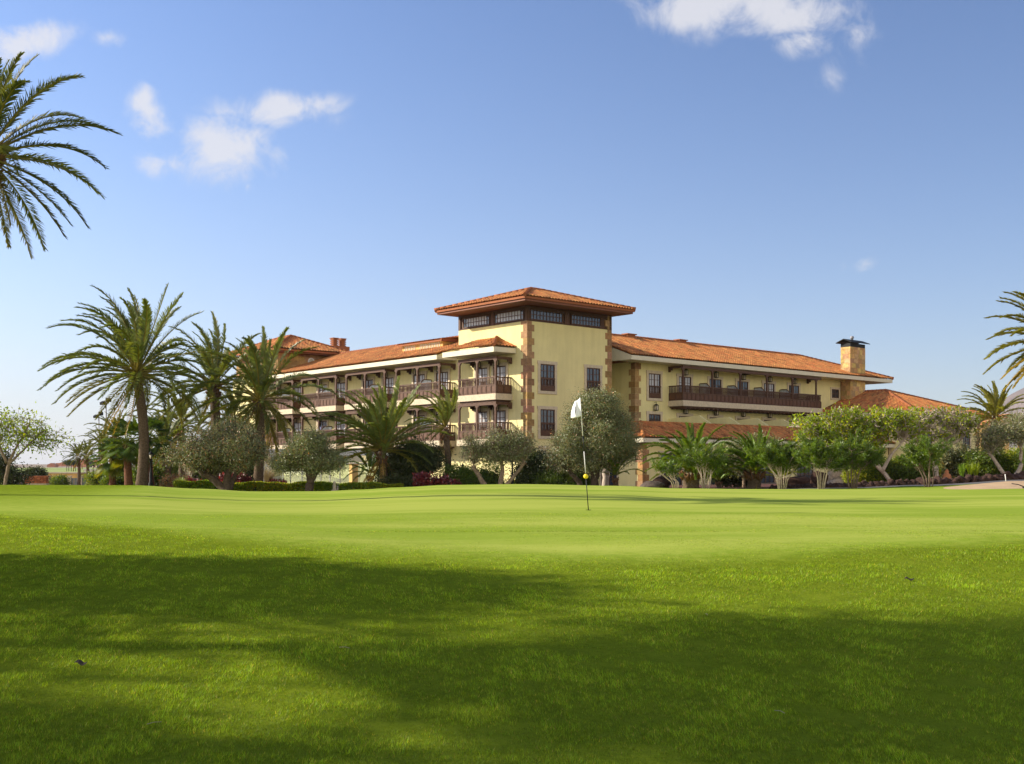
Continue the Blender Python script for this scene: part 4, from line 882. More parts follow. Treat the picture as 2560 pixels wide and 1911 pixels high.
crown_tree('sea_fig_tree', 'sparse spreading tree with forked pale trunk at the left edge of the lawn', 'tree', B(12, 56),
           [([(0, 0, -.2), (.15, 0, .9), (.35, 0, 1.5), (.85, 0, 2.3), (1.2, 0, 3.0)], .095, .03), ([(.15, 0, 1.0), (.7, 0, 1.5), (1.5, 0, 2.3), (1.9, 0, 2.7)], .06, .025), ([(.1, 0, 1.1), (-.3, 0, 2.0), (-.5, 0, 3.0)], .07, .03)],
           [(.7, 0, 2.75, 1.7, 1.4, .85), (1.7, 0, 2.2, .95, 1.1, .7), (-.5, 0, 2.7, 1.3, 1.2, .9)], 150, 2600, 0, 'leaf_bright', 'bark', .28, .16, .075, None, .1, twig=.008, sub=3, limb=.02, tvar_a=.5)
crown_tree('bush', 'dark bush under the spreading tree at the left edge', 'bush', B(14, 72), [([(0, 0, -.2), (0, 0, .8)], .1, .06)], [(-.6, 0, .9, 1.1, 1.0, 1.3), (.4, 0, .4, .7, .8, .5)], 90, 8000, 0, 'leaf_dark', 'bark_dark', .3, .16, .07, None, .4)
# oleanders with bare pale stems along the right edge of the green
OG = 'oleanders along the edge of the volcanic garden'
def oleander(label, px, D, H, spread, nst, dens, lean=0., bark='bark_pale', mtl='leaf_green', n0=0):
    root = empty('oleander', B(px, D), label, 'shrub', OG); tk, cr = MB(), MB(); nst = int(nst*1.5)
    for i in range(nst):
        a = (i+.5)/nst*2-1+rng.normal()*.12; x = a*spread*.75+lean*rng.uniform(.6, 1.1); y = rng.uniform(-.45, .45); h = H*rng.uniform(.5, .72)*(1-.15*abs(a))
        p = np.array([(a*.15, 0, -.15), (a*.25+lean*.12, y*.3, h*.35), (x*.55, y*.7, h*.72), (x*.85, y, h)]); p[1:] += rng.normal(size=(3, 3))*.04
        tk.tube(p, [.025, .021, .017, .012], 6)
        for s in range(int(7*dens/1.5)+2):
            k = rng.uniform(.35, 1.0); o = p[1]+(p[3]-p[1])*k if k < .6 else p[2]+(p[3]-p[2])*(k-.6)/.4
            d = np.array([rng.normal()*.62+a*.25, rng.normal()*.5, rng.uniform(.35, 1.0)]); d /= np.linalg.norm(d); ln = H*rng.uniform(.20, .42)
            q = np.array([o, o+d*ln*.5+rng.normal(size=3)*.03, o+d*ln+np.array([d[0]*.15, 0, -.04])*ln]); tk.tube(q, [.012, .008, .005], 4, cap=False)
            n = int(95*ln/.7*min(1.2, dens/1.5+.2)); t = rng.uniform(.30, 1.05, n)[:, None]; P = q[0]+(q[2]-q[0])*t+rng.normal(size=(n, 3))*.035
            sh = rng.uniform(.7, 1.25); leaves(cr, P, .165, .034, tvar(n, .3, .12, .10)*sh, dirs=d*1.0, spread=.75)
    link('trunk', tk.mesh('stems', bark), root); link('crown', cr.mesh('crown', mtl), root); return root
oleander('small oleander leaning left, growing over the low feather palm', 1690, 54, 1.6, .9, 4, .8, -.75)
oleander('leafy white-stemmed oleander between the two low feather palms', 1762, 54, 2.45, .9, 7, 1.6, -.05)
oleander('wide oleander with crossing white stems, right of the leaning feather palm', 1955, 53, 2.6, 1.4, 8, 2.3, -.05)
oleander('tall oleander with straight white stems, before the bright green tree', 2052, 52, 2.7, 1.1, 5, 2.0, .0)
oleander('oleander with dark thin stems right of the straight-stemmed one', 2132, 53, 2.7, 1.0, 6, 1.8, .15, 'bark')
oleander('lone small tree on a tuft of grass beside the cart path', 2322, 51, 2.6, .95, 4, 1.9, -.35, 'bark')
crown_tree('oleander', 'grey-green feathery shrub behind the oleanders, before the low wing', 'shrub', B(1860, 62), [([(0, 0, -.2), (0, 0, 1.4)], .1, .05)], [(-.5, 0, 2.2, .9, .7, .55), (.8, 0, 2.25, .9, .7, .6), (0, 0, 1.5, 1.6, .8, .8)], 120, 16000, 0, 'leaf_olive', 'bark', .26, .14, .035, None, .3, leafdir=.6, yellow=.2)
# big spreading trees on the right
def spread_tree(label, px, D, stems, lobes, nc, nl, mtl, bare, **k):
    return crown_tree('coral_tree', label, 'tree', B(px, D), stems, lobes, nc, nl, 0, mtl, 'bark_pale', .17, .16, .10, 'spreading coral trees in front of the annexe', .2, twig=.018, bare=bare, sub=5, limb=.045, tvar_a=.4, **k)
spread_tree('bright green spreading coral tree, leaning trunk, left of the bare one', 2238, 60, [([(0, 0, -.2), (-.5, 0, .55), (-1.1, 0, 1.05), (-2.3, 0, 1.5), (-3.0, 0, 2.2)], .115, .045), ([(-.6, 0, .6), (-1.0, 0, 1.2), (-.9, 0, 2.1), (-1.2, 0, 3.0)], .085, .035), ([(-.7, 0, .7), (-.2, 0, 1.6), (.5, 0, 2.4)], .1, .05)],
            [(-3.2, 0, 2.6, 1.6, 1.4, .95), (-1.2, 0, 3.35, 1.9, 1.5, .95), (-4.6, 0, 2.75, .9, .9, .8), (.3, 0, 3.1, 1.3, 1.2, .8), (-3.0, 0, 3.3, 1.1, 1.1, .6), (-2.2, 0, 2.1, 1.6, 1.2, .7)], 290, 11500, 'leaf_bright', .12, yellow=.15)
spread_tree('half bare spreading coral tree with a tangle of pale branches', 2346, 62, [([(0, 0, -.2), (-.15, 0, .8), (-.3, 0, 1.4), (.6, 0, 2.3), (1.1, 0, 3.1)], .135, .05), ([(-.3, 0, 1.4), (-1.2, 0, 2.4), (-1.8, 0, 3.2)], .075, .03), ([(.1, 0, 1.8), (1.3, 0, 2.4), (1.9, 0, 3.2)], .11, .05)],
            [(.9, 0, 3.1, 1.5, 1.2, .95), (-1.4, 0, 3.1, 1.6, 1.2, .9), (0, 0, 3.65, 1.6, 1.2, .6)], 260, 2600, 'leaf_bright', .6, yellow=.2)
crown_tree('olive_tree', 'old olive tree with a thick gnarled trunk beside the black rocks', 'olive tree', B(2085, 62), [([(0, 0, -.2), (-.1, 0, .5), (.0, 0, 1.2)], .5, .36), ([(.1, 0, .9), (.6, 0, 1.7)], .24, .12), ([(-.1, 0, .9), (-.7, 0, 1.7)], .22, .12)],
           [(0, 0, 2.3, 1.7, 1.2, .85), (.9, 0, 1.9, 1.0, 1.0, .6)], 150, 22000, 0, 'leaf_green', 'bark_pale', .3, .13, .045, None, .3, dry=.05)
crown_tree('olive_tree', 'olive tree with a wide V-shaped trunk at the right edge', 'olive tree', B(2524, 62), [([(0, 0, -.2), (-.7, 0, .8), (-1.4, 0, 1.9)], .14, .07), ([(.15, 0, -.2), (.65, 0, .7), (.6, 0, 2.1)], .14, .08)],
           [(-1.3, 0, 2.3, 1.2, 1.0, .8), (.4, 0, 2.9, 1.2, 1.0, 1.0), (-.3, 0, 2.6, 1.2, 1.0, .7)], 200, 17000, 0, 'leaf_olive', 'bark_pale', .28, .11, .036, None, .3, yellow=.15)
# bushes massed behind and between
BG = 'bushes in the hotel garden'
def bush(label, px, D, wx, h, mtl='leaf_green', n=6000, yellow=.1, L=.13, W=.05, name='bush', dry=0, leafdir=.2, cat='bush'):
    b = B(px, D); q = rng.normal(size=3)*.1
    lobes = [(0, 0, h*.5, wx, .6, h*.52), (wx*.5+q[0], .1, h*.42, wx*.55, .5, h*.45), (-wx*.5+q[1], -.1, h*.45, wx*.55, .5, h*.42)]
    return crown_tree(name, label, cat, b, [([(0, 0, -.1), (0, 0, h*.5)], .04, .02)], lobes, max(30, n//110), n, 0, mtl, 'bark_dark', .17, L, W, BG, .2, limb=.015, yellow=yellow, dry=dry, leafdir=leafdir)
bush('low green shrub right of the slim grey-trunked palm', 1150, 61, .95, 1.35, n=9000)
bush('leafy green shrub behind the three leaning olive trunks', 1215, 62, .9, 1.5, n=9000)
bush('fine-leaved green shrub left of the largest olive trunk', 1395, 61, 1.0, 1.15, n=9000, L=.16, W=.03, leafdir=.9)
bush('fine-leaved green shrub between the big olive trunks', 1450, 61.5, .7, 1.1, n=7000, L=.16, W=.03, leafdir=.9)
bush('dark shrub in front of the low wing, between the feather palms', 1835, 63, 1.3, 1.3, 'leaf_dark', 11000)
bush('low dark shrub left of the red-leaved plants', 1000, 60, .9, .75, 'leaf_dark', 7000)
bush('bright yellow-green shrub right of the old olive trunk', 2160, 63, 1.0, 1.1, 'leaf_bright', 7000, .3)
bush('dense green shrub beneath the bright coral tree', 2205, 63, 1.2, 1.3, 'leaf_green', 9000)
bush('yellow-green shrub behind the lone small tree', 2268, 63.5, 1.2, 1.7, 'leaf_bright', 9000, .3)
bush('dark green shrub between the two coral tree trunks', 2292, 62.5, .9, 1.1, 'leaf_green', 7000)
bush('tall dark olive-coloured shrub before the annexe windows', 2420, 66, 1.5, 1.9, 'leaf_dark', 11000, .2)
bush('feathery olive-green shrub before the annexe corner', 2375, 66, 1.2, 2.2, 'leaf_olive', 10000, .2)
bush('bushy green shrub below the wind-swept palm', 2470, 65, 1.2, 2.0, 'leaf_green', 11000, .2)
bush('bright shrub between the arms of the V-shaped trunk', 2530, 66, 1.1, 1.7, 'leaf_bright', 9000, .3)
bush('shrub at the right edge of the picture behind the lava wall', 2585, 64, 1.1, 1.6, 'leaf_green', 8000, .2)
bush('low wild shrub left of the black lamp post', 300, 72, 1.0, .9, 'leaf_green', 8000, .2)
bush('yellowish shrub at the foot of the fan palms', 258, 76, 1.2, 1.2, 'leaf_green', 7000, .35)
bush('leafy shrub just right of the tallest palm trunk', 372, 70, 1.1, 1.2, 'leaf_green', 7000, .2)
bush('tall green bush behind the black lamp post', 412, 80, 1.6, 2.4, 'leaf_green', 12000, .2)
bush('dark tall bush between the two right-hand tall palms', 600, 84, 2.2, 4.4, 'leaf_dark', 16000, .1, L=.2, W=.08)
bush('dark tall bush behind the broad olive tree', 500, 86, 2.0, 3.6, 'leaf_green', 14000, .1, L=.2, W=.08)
bush('reddish brown shrub by the lamp post', 440, 66, .9, .7, 'leaf_olive', 4500, .3, dry=.6)
bush('round clipped dark tree behind the red and cream box wall', 89, 84, .62, 1.35, 'leaf_dark', 12000, .1)
bush('small tree in front of the ochre wall', 152, 100, .6, .9, 'leaf_green', 5000, .2)
bush('low green shrubs at the foot of the slim wall lantern', 1290, 63, .7, .55, 'leaf_bright', 3500, .4, dry=.2)
# red-leaved plants
RG = 'red-leaved plants by the hedge'
for px, D, wx, h, lb in ((1060, 57, .45, .75, 'red-leaved plant with pink tips, left one beside the slim palm'), (1100, 57.5, .42, .55, 'red-leaved plant in the middle, right of the pink-tipped one'), (1130, 58, .38, .45, 'smallest red-leaved plant at the foot of the slim palm'),
                         (590, 60, .75, .95, 'crimson-leaved plants behind the hedge, right of the broad olive trunk'), (485, 60, .5, .5, 'crimson-leaved plant left of the broad olive trunk'), (692, 60, .45, .45, 'scarlet flowers behind the hedge, left of the dark olive tree')):
    crown_tree('red_leaved_plant', lb, 'plant', B(px, D), [([(0, 0, -.1), (0, 0, h*.6)], .03, .015)], [(0, 0, h*.55, wx, .35, h*.5)], 36, 2600, 0, 'leaf_red', 'bark_dark', .10, .16, .075, RG, .2, limb=.012, leafdir=.7, tvar_a=.6)
# grasses: arching clumps
def grass_clump(label, px, D, h, n, mtl, tint, plume=False, name='grass_clump', spread=1.0, group='arching grass clumps'):
    b = B(px, D); root = empty(name, b, label, 'plant', group); mb = MB()
    for i in range(n):
        a = rng.uniform(0, 6.28); e = rng.uniform(.25, 1)*spread; hh = h*rng.uniform(.6, 1.1); t = np.linspace(0, 1, 5)
        x = np.cos(a)*t**1.6*e*h*.75; y = np.sin(a)*t**1.6*e*h*.75; z = hh*(t*1.5-t*t*(.55+.35*e)); w = .012*(1-t)+.003; sd = np.array([-math.sin(a), math.cos(a), 0])
        p = np.stack([x+math.cos(a)*.06, y+math.sin(a)*.06, z], 1); v = np.concatenate([p-sd*w[:, None], p+sd*w[:, None]]); k = np.arange(4)
        c = rng.uniform(.7, 1.3); mb.add(v, np.stack([k, k+1, k+6, k+5], 1), np.array(tint)*c)
    link('blade', mb.mesh('blades', mtl), root)
    if plume:
        q = MB()
        for i in range(int(plume)):
            a = rng.uniform(0, 6.28); r = rng.uniform(.1, .45)*h; hh = h*rng.uniform(1.1, 1.55); c = np.array([math.cos(a)*r, math.sin(a)*r, hh]); P = c+rng.normal(size=(160, 3))*np.array([.05, .05, .17])*h/1.2
            q.tube([(math.cos(a)*.08, math.sin(a)*.08, 0), c*np.array([.6, .6, .6]), c], .008, 3); leaves(q, P, .10, .016, tvar(160, .15), updir=1.5)
        link('plume', q.mesh('plumes', 'leaf_straw'), root)
grass_clump('pampas grass with cream plumes right of the third tall palm', 672, 62, 1.35, 420, 'leaf_straw', (1, .95, .8), 26, spread=.6)
grass_clump('pampas grass with pale plumes left of the broad olive tree', 470, 62, .9, 300, 'leaf_olive', (1.6, 1.6, 1.3), 12)
grass_clump('arching blue-green grass clump by the lamp post', 450, 59, .75, 420, 'leaf_olive', (1.9, 2.0, 1.5))
grass_clump('arching grass clump behind the crimson plants', 632, 60, .65, 320, 'leaf_green', (1.4, 1.5, 1.6))
grass_clump('green strappy clump behind the hedge, left of the broad olive trunk', 512, 61, .7, 320, 'leaf_bright', (.8, .9, .8))
grass_clump('strappy green clump behind the hedge, right of the third tall palm', 705, 62, .8, 360, 'leaf_green', (1.1, 1.2, 1.4))
for i, (px, t_) in enumerate(((2345, (1.5, 1.2, .4)), (2405, (.9, 1.1, 1.6)), (2425, (1.3, 1.3, .9)), (2440, (1.2, 1.2, .8)))):
    grass_clump(['yellow spiky plant at the foot of the half bare coral tree', 'blue-grey agave-like plant behind the lava wall', 'striped spiky plant right of the blue-grey one', 'spiky plant nearest the V-shaped trunk'][i], px, 63.5, 1.1, 90, 'leaf_bright', t_, name='spiky_plant', spread=.45, group='spiky plants behind the lava wall')
grass_clump('dark spiky plant at the corner boulder of the low wing', 1660, 59, .7, 90, 'leaf_dark', (1.2, 1.1, 1), name='spiky_plant', spread=.8, group='spiky plants by the low wing')
# clipped hedge
def hedge(label, x0, x1, D0, D1, h, w=.8):
    root = empty('hedge', B((x0+x1)/2, (D0+D1)/2), label, 'hedge', 'clipped hedges before the terrace'); b = np.array(root.location)
    n = int(abs(x1-x0)*170); t = rng.random(n); px = x0+(x1-x0)*t; D = D0+(D1-D0)*t; X = (px-CX)/F*D; Y = D+rng.uniform(-w/2, w/2, n)
    top = h*(1+.10*np.sin(X*2.3)+.06*np.sin(X*5.1)); Z = ground(X, D)+top*(1-rng.uniform(0, 1, n)**2*1.0); Z = np.maximum(Z, ground(X, D))
    P = np.stack([X, Y, Z], 1)-b; c = .8+.35*np.sin(X*.9)[:, None]*np.array([.5, .1, 0])+.2
    mb = MB(); leaves(mb, P, .10, .06, tvar(n, .35, .12, .12, .05)*c); link('foliage', mb.mesh('foliage', 'leaf_bright'), root)
    k = MB(); xs2 = np.linspace(0, 1, 30)
    for i in range(29):
        pa = x0+(x1-x0)*xs2[i]; pb_ = x0+(x1-x0)*xs2[i+1]; Da = D0+(D1-D0)*xs2[i]; A = np.array(B(pa, Da))-b; C_ = np.array(B(pb_, Da))-b
        k.box(A[0], C_[0], A[1]-w*.38, A[1]+w*.38, A[2]-.2, A[2]+h*.8)
    link('hedge_core', k.mesh('hedge_core', 'leaf_dark'), root)
hedge('clipped green hedge behind the broad olive tree', 440, 640, 58, 58.5, .42)
hedge('clipped green hedge between the third tall palm and the dark olive tree', 646, 838, 58.5, 58, .42)
hedge('clipped green hedge in front of the ochre post, right of the white statue', 850, 1006, 58, 59, .38)

# ---------------------------------------------------------------- golf flag
hole = B(1471, 21.7); tp = at(1450, 994, 21.7); fl = empty('golf_flag', hole, 'white golf flag on a black and white pole with a yellow ball, in its hole', 'golf flag')
d = np.array(tp-hole); mb = MB(); Ld = np.linalg.norm(d)
def seg(a, b, r, t, m): mb.tube([d*a, d*b], r, 8, t) if m is mb else None
sw = MB(); sb = MB()
for a, b, wt in ((0.0, .33, 0), (.33, .52, 1), (.52, .66, 0), (.66, 1.0, 1)):
    (sw if wt else sb).tube([d*a, d*b], .0085, 8)
pole = link('pole', sb.mesh('pole', 'black'), fl); link('white_band', sw.mesh('white_band', 'white'), pole)
yb = MB(); yb.ball(d*.30, .048, 12); link('ball', yb.mesh('ball', 'yellow'), fl)
# cloth blown to the left, lower corner hanging out
nu_, nv_ = 14, 12; fm = MB(); U_, V_ = np.meshgrid(np.linspace(0, 1, nu_), np.linspace(0, 1, nv_))
top_e = d*.995; bot_e = d*.835
ex = (at(1380, 0, 21.7).x-at(1455, 0, 21.7).x)
Pt = (1-V_)[..., None]*top_e+V_[..., None]*bot_e
s_ = at(1452, 1000, 21.7)
outu = np.array(at(1440, 1003, 21.7)-at(1452, 996, 21.7)); outl = np.array(at(1430, 1045, 21.7)-at(1456, 1040, 21.7))
off = U_[..., None]*((1-V_)[..., None]*outu+V_[..., None]*outl)
off[..., 1] += .05*np.sin(U_*6+V_*2)*U_+.14*U_*(1-V_); off[..., 2] += -.01*np.sin(U_*math.pi); off[..., 0] += -.02*np.sin(V_*math.pi)*U_
vv = (Pt+off).reshape(-1, 3); i, j = np.meshgrid(np.arange(nv_-1), np.arange(nu_-1), indexing='ij')
fm.add(vv, np.stack([i*nu_+j, i*nu_+j+1, (i+1)*nu_+j+1, (i+1)*nu_+j], -1).reshape(-1, 4), smooth=True)
fo = link('flag', fm.mesh('flag', 'cloth_flag'), fl); sol = fo.modifiers.new('s', 'SOLIDIFY'); sol.thickness = .003
em = MB()
def fpt(u, v): return ((1-v)*top_e+v*bot_e+u*((1-v)*outu+v*outl)+np.array([0, .06*math.sin(u*5+v*2)*u+.16*u*(1-v)-.012, -.02*math.sin(u*math.pi)]))
em.tube([fpt(.72, .35), fpt(.66, .55), fpt(.70, .78)], [.004, .007, .004], 5); em.tube([fpt(.66, .30), fpt(.74, .36), fpt(.62, .42)], .004, 5)
link('emblem', em.mesh('emblem', 'metal_dark'), fo)
cup = MB(); cup.lathe((0, 0, .004), [(0, 0), (.054, 0), (.056, .003)], 14); link('hole_cup', cup.mesh('cup', 'black'), fl)

# ---------------------------------------------------------------- lamps and poles
LG = 'black garden lamp posts'
def lamp_post(label, px, D, ytop, mtl='metal_dark', group=LG):
    b = B(px, D); H = at(px, ytop, D).z-b.z; r = empty('lamp_post', b, label, 'lamp post', group); p = MB()
    p.lathe((0, 0, -.1), [(.13, 0), (.13, .25), (.08, .35), (.08, .8), (.045, .9), (.04, H-.55), (.07, H-.5), (.07, H-.46)], 10); link('post', p.mesh('post', mtl), r)
    s = H/3.0; s = max(.7, min(1.15, s)); h = MB(); z = H-.46
    for k in range(4):
        a = k*math.pi/2+.785; h.tube([(math.cos(a)*.07*s, math.sin(a)*.07*s, z), (math.cos(a)*.15*s, math.sin(a)*.15*s, z+.34*s)], .012, 4)
    h.lathe((0, 0, z), [(.06*s, 0), (.09*s, .02)], 8); h.lathe((0, 0, z), [(.22*s, .34*s), (.19*s, .38*s), (.08*s, .50*s), (.05*s, .52*s), (.02*s, .62*s), (0, .64*s)], 8)
    ho = link('lantern', h.mesh('lantern', mtl), r); g = MB(); g.lathe((0, 0, z), [(.05*s, .01), (.13*s, .33*s), (0, .335*s)], 4); link('lamp_glass', g.mesh('glass', 'lamp_glass'), ho); return r
lamp_post('black lamp post right of the tallest palm trunk', 377, 60, 1126)
lamp_post('black lamp post left of the floodlight poles, nearest the reddish fan palm trunk', 256, 84, 1150)
lamp_post('black lamp post in the middle of the three left of the fan palms', 242, 90, 1156)
lamp_post('leftmost black lamp post of the three, by the slim palms', 233, 96, 1158)
lamp_post('dark green lamp post behind the sparse olive tree, before the tower corner', 1281, 61, 1088)
def flood(label, px, D, yt):
    b = B(px, D); H = at(px, yt, D).z-b.z; r = empty('floodlight_pole', b, label, 'floodlight', 'tall floodlight poles'); p = MB(); p.tube([(0, 0, -.2), (0, 0, H)], [.13, .06], 8); link('pole', p.mesh('pole', 'metal_grey'), r)
    for k in (-1, 1):
        h = MB(); h.prism([(-.18, -.12), (.16, -.2), (.2, .16), (-.14, .12)], -.22, .22, 0); o = link('floodlight_head', h.mesh('head', 'metal_dark'), r, (k*.26-.05, 0, H-.1+.14*k)); o.rotation_euler = (R(20), 0, R(30*k))
flood('taller floodlight pole, right of the other one', 265, 105, 1002); flood('shorter floodlight pole, left of the taller one', 247, 118, 1036)
# urn-like wall lantern by the left wing
v_ = B(1157, 66); r = empty('garden_lantern', Vector((v_.x, 66, v_.z)), 'big urn-shaped iron lantern left of the sparse olive tree, against the yellow wall', 'lantern'); mb = MB()
mb.lathe((0, 0, 0), [(.2, 0), (.06, .1), (.05, .5), (.22, .58), (.24, .62)], 10); mb.lathe((0, 0, 0), [(.30, 1.12), (.26, 1.18), (.12, 1.3), (.14, 1.36), (.06, 1.42), (.09, 1.5), (.02, 1.62)], 10)
for k in range(6): a = k*math.pi/3; mb.tube([(math.cos(a)*.23, math.sin(a)*.23, .6), (math.cos(a)*.25, math.sin(a)*.25, 1.14)], .018, 4)
bo = link('frame', mb.mesh('frame', 'metal_dark'), r); mb = MB(); mb.lathe((0, 0, 0), [(.2, .62), (.22, 1.12), (0, 1.13)], 8); link('lamp_glass', mb.mesh('glass', 'lamp_glass'), r)

# ---------------------------------------------------------------- terrace before the left wing: glass screens, awning, posts
TD = 74.
tr = empty('glass_screen', Vector((at(800, 0, TD).x, TD, gz(at(800, 0, TD).x, TD))), 'row of glass wind screens etched with white waves, behind the hedge', 'glass screen')
x0, x1 = at(660, 0, TD).x-tr.location.x, at(945, 0, TD).x-tr.location.x; np_ = 6; gmb = MB()
for k in range(np_):
    a = x0+(x1-x0)*k/np_; b = x0+(x1-x0)*(k+1)/np_; g = MB(); g.box(a+.03, b-.03, -.008, .008, .08, 1.55); pn = link('pane', g.mesh('pane', 'clear_glass'), tr)
    wv = MB(); t = np.linspace(a+.04, b-.04, 60)
    for q in range(8):
        amp = .10+.035*q; zz = .42+.05*q+amp*.6*np.sin(t*2.9+1)*(.6+.4*np.sin(t*.9)); pts = np.stack([t, np.full(60, -.012), np.clip(zz, .09, 1.5)], 1); wv.tube(pts, .011, 3, cap=False)
    link('wave_pattern', wv.mesh('waves', 'white'), pn)
fr_ = MB(); fr_.box(x0, x1, -.03, .03, 1.55, 1.60); fr_.box(x0, x1, -.03, .03, .03, .08)
for k in range(np_+1): a = x0+(x1-x0)*k/np_; fr_.box(a-.03, a+.03, -.03, .03, 0, 1.55)
link('frame', fr_.mesh('frame', 'white'), tr)
def ochre_post(label, px, D, w, ytop):
    b = B(px, D); H = at(px, ytop, D).z-b.z; o = MB(); o.box(-w/2, w/2, -w/2, w/2, -.2, H-.08); o.box(-w/2-.03, w/2+.03, -w/2-.03, w/2+.03, H-.08, H); o.box(-w/2-.03, w/2+.03, -w/2-.03, w/2+.03, -.2, .12)
    r = empty('square_post', b, label, 'post', 'ochre posts of the terrace', rz=R(35)); link('shaft', o.mesh('shaft', 'ochre'), r)
ochre_post('ochre square post right of the wave-etched glass, carrying the awning', 884, 72.5, .42, 1160); ochre_post('short ochre post behind the young palm trunk', 949, 72.5, .2, 1200)
# white lattice awning
ab = at(895, 1158, 73.); aw = empty('awning', Vector((ab.x, 73., gz(ab.x, 73.))), 'white awning with lattice edge over the terrace, above the ochre post', 'awning'); mb = MB(); h0 = ab.z-aw.location.z
mb.prism([(-2.0, h0+.55), (0, h0+.95), (2.2, h0+.55), (2.2, h0+.50), (-2.0, h0+.50)], -.2, 2.6, 1); link('canopy', mb.mesh('canopy', 'white'), aw)
mb = MB()
for k in range(34):
    xa = -1.0+k*.075; mb.tube([(xa, -.22, h0+.5), (xa+.45, -.22, h0)], .010, 3, cap=False); mb.tube([(xa+.45, -.22, h0+.5), (xa, -.22, h0)], .010, 3, cap=False)
mb.box(-1.1, 2.1, -.25, -.19, h0-.04, h0+.0); link('lattice_edge', mb.mesh('lattice', 'white'), aw)
for sx in (-1.8, 2.0): mb = MB(); mb.tube([(sx, 0, -.1), (sx, 0, h0+.5)], .04, 6); link('pole', mb.mesh('pole', 'white'), aw)
ab = at(690, 1126, 76.); aw = empty('awning', Vector((ab.x, 76., gz(ab.x, 76.))), 'white roller screen left of the dark olive tree, under the balconies', 'awning'); mb = MB(); H = ab.z-aw.location.z
for k in range(7): mb.box(-.85, .95, -.02, .02, H-.16*(k+1)+.01, H-.16*k)
link('screen', mb.mesh('screen', 'curtain'), aw); mb = MB(); mb.tube([(-.87, 0, 0), (-.87, 0, H)], .03, 5); mb.tube([(.97, 0, 0), (.97, 0, H)], .03, 5); mb.box(-.9, 1.0, -.05, .05, H, H+.08); link('frame', mb.mesh('frame', 'white'), aw)
# small white garden statue in the hedge
b = B(836, 57.2); st = empty('statue', b, 'small white stone figure between the two hedges', 'statue'); mb = MB()
mb.box(-.14, .14, -.12, .12, -.1, .08); mb.lathe((0, 0, .08), [(.10, 0), (.08, .12), (.10, .2), (.055, .3), (.075, .34), (.06, .42), (0, .45)], 12); link('figure', mb.mesh('figure', 'travertine'), st)

# ---------------------------------------------------------------- person leaning on a lower balcony
pp = at(789, 1106, 88.); un, vn = uv(789, 92); vv_ = None
class _: pass
def person(loc, rz, label):
    root = empty('person', loc, label, 'person', rz=rz)
    me = bpy.data.meshes.new('body'); o = link('body', me, root)
    V = [(0, 0, .92), (0, 0, 1.15), (0, .02, 1.38), (0, .05, 1.5), (0, .09, 1.60), (0, .10, 1.72),
         (.17, .02, 1.40), (.24, .16, 1.16), (.16, .38, 1.14), (.13, .45, 1.14), (-.17, .02, 1.40), (-.24, .16, 1.16), (-.16, .38, 1.14), (-.13, .45, 1.14),
         (.09, 0, .88), (.11, .01, .48), (.11, -.02, .06), (.11, .12, .03), (-.09, 0, .88), (-.11, .01, .48), (-.11, -.02, .06), (-.11, .12, .03)]
    E_ = [(0, 1), (1, 2), (2, 3), (3, 4), (4, 5), (2, 6), (6, 7), (7, 8), (8, 9), (2, 10), (10, 11), (11, 12), (12, 13), (0, 14), (14, 15), (15, 16), (16, 17), (0, 18), (18, 19), (19, 20), (20, 21)]
    rad = [.14, .13, .15, .055, .095, .09, .06, .045, .035, .03, .06, .045, .035, .03, .09, .06, .045, .04, .09, .06, .045, .04]
    me.from_pydata(V, E_, []); me.update(); md = o.modifiers.new('skin', 'SKIN'); 
    for sv, q in zip(me.skin_vertices[0].data, rad): sv.radius = (q, q*.85)
    me.skin_vertices[0].data[0].use_root = True; s2 = o.modifiers.new('sub', 'SUBSURF'); s2.levels = 1; s2.render_levels = 2
    me.materials.append(MATS['skin'])
    c = MB(); c.lathe((0, .01, 0), [(.17, .86), (.175, 1.0), (.165, 1.2), (.20, 1.38), (.10, 1.48)], 14)
    for s in (-1, 1): c.tube([(.16*s, .02, 1.41), (.245*s, .16, 1.16), (.2*s, .27, 1.15)], [.08, .062, .055], 8)
    link('shirt', c.mesh('shirt', 'cloth'), root)
    c = MB()
    for s in (-1, 1): c.tube([(.09*s, 0, .92), (.11*s, .01, .48), (.11*s, -.02, .1)], [.115, .08, .065], 8)
    link('trousers', c.mesh('trousers', 'cloth', ), root)
    c = MB(); c.ball((0, .07, 1.74), .105, 10, sq=(.95, 1.0, .9)); link('hair', c.mesh('hair', 'bark_dark'), root)
    return root
ca_, sa_ = math.cos(ROT), math.sin(ROT)
def hw(u, v, z): return Vector((UV0.x+ca_*u-sa_*v, UV0.y+sa_*u+ca_*v, EYE+z))
person(hw(-.95, 25.0, 1.97), ROT+R(90), 'person in a blue striped shirt leaning on a lower balcony rail, beside the privacy screen')

# furniture on the balconies: table with two chairs where the photo shows it
def bchair(loc, rz, label):
    r = empty('chair', loc, label, 'chair', 'balcony chairs', rz=rz); s = MB(); s.box(-.24, .24, -.22, .22, .42, .46); link('seat', s.mesh('seat', 'wood'), r)
    s = MB(); s.box(-.24, .24, .2, .24, .5, .9); link('backrest', s.mesh('backrest', 'wood'), r)
    for x in (-.21, .21):
        for y in (-.19, .19): s = MB(); s.box(x-.02, x+.02, y-.02, y+.02, 0, .42 if y < 0 else .5); link('leg', s.mesh('leg', 'wood'), r)
def btable(loc, label):
    r = empty('table', loc, label, 'table', 'balcony tables'); s = MB(); s.lathe((0, 0, 0), [(0, .72), (.35, .72), (.35, .75), (0, .75)], 14); link('table_top', s.mesh('top', 'wood'), r)
    s = MB(); s.lathe((0, 0, 0), [(.2, 0), (.2, .03), (.03, .06), (.03, .72)], 8); link('leg', s.mesh('leg', 'wood'), r)
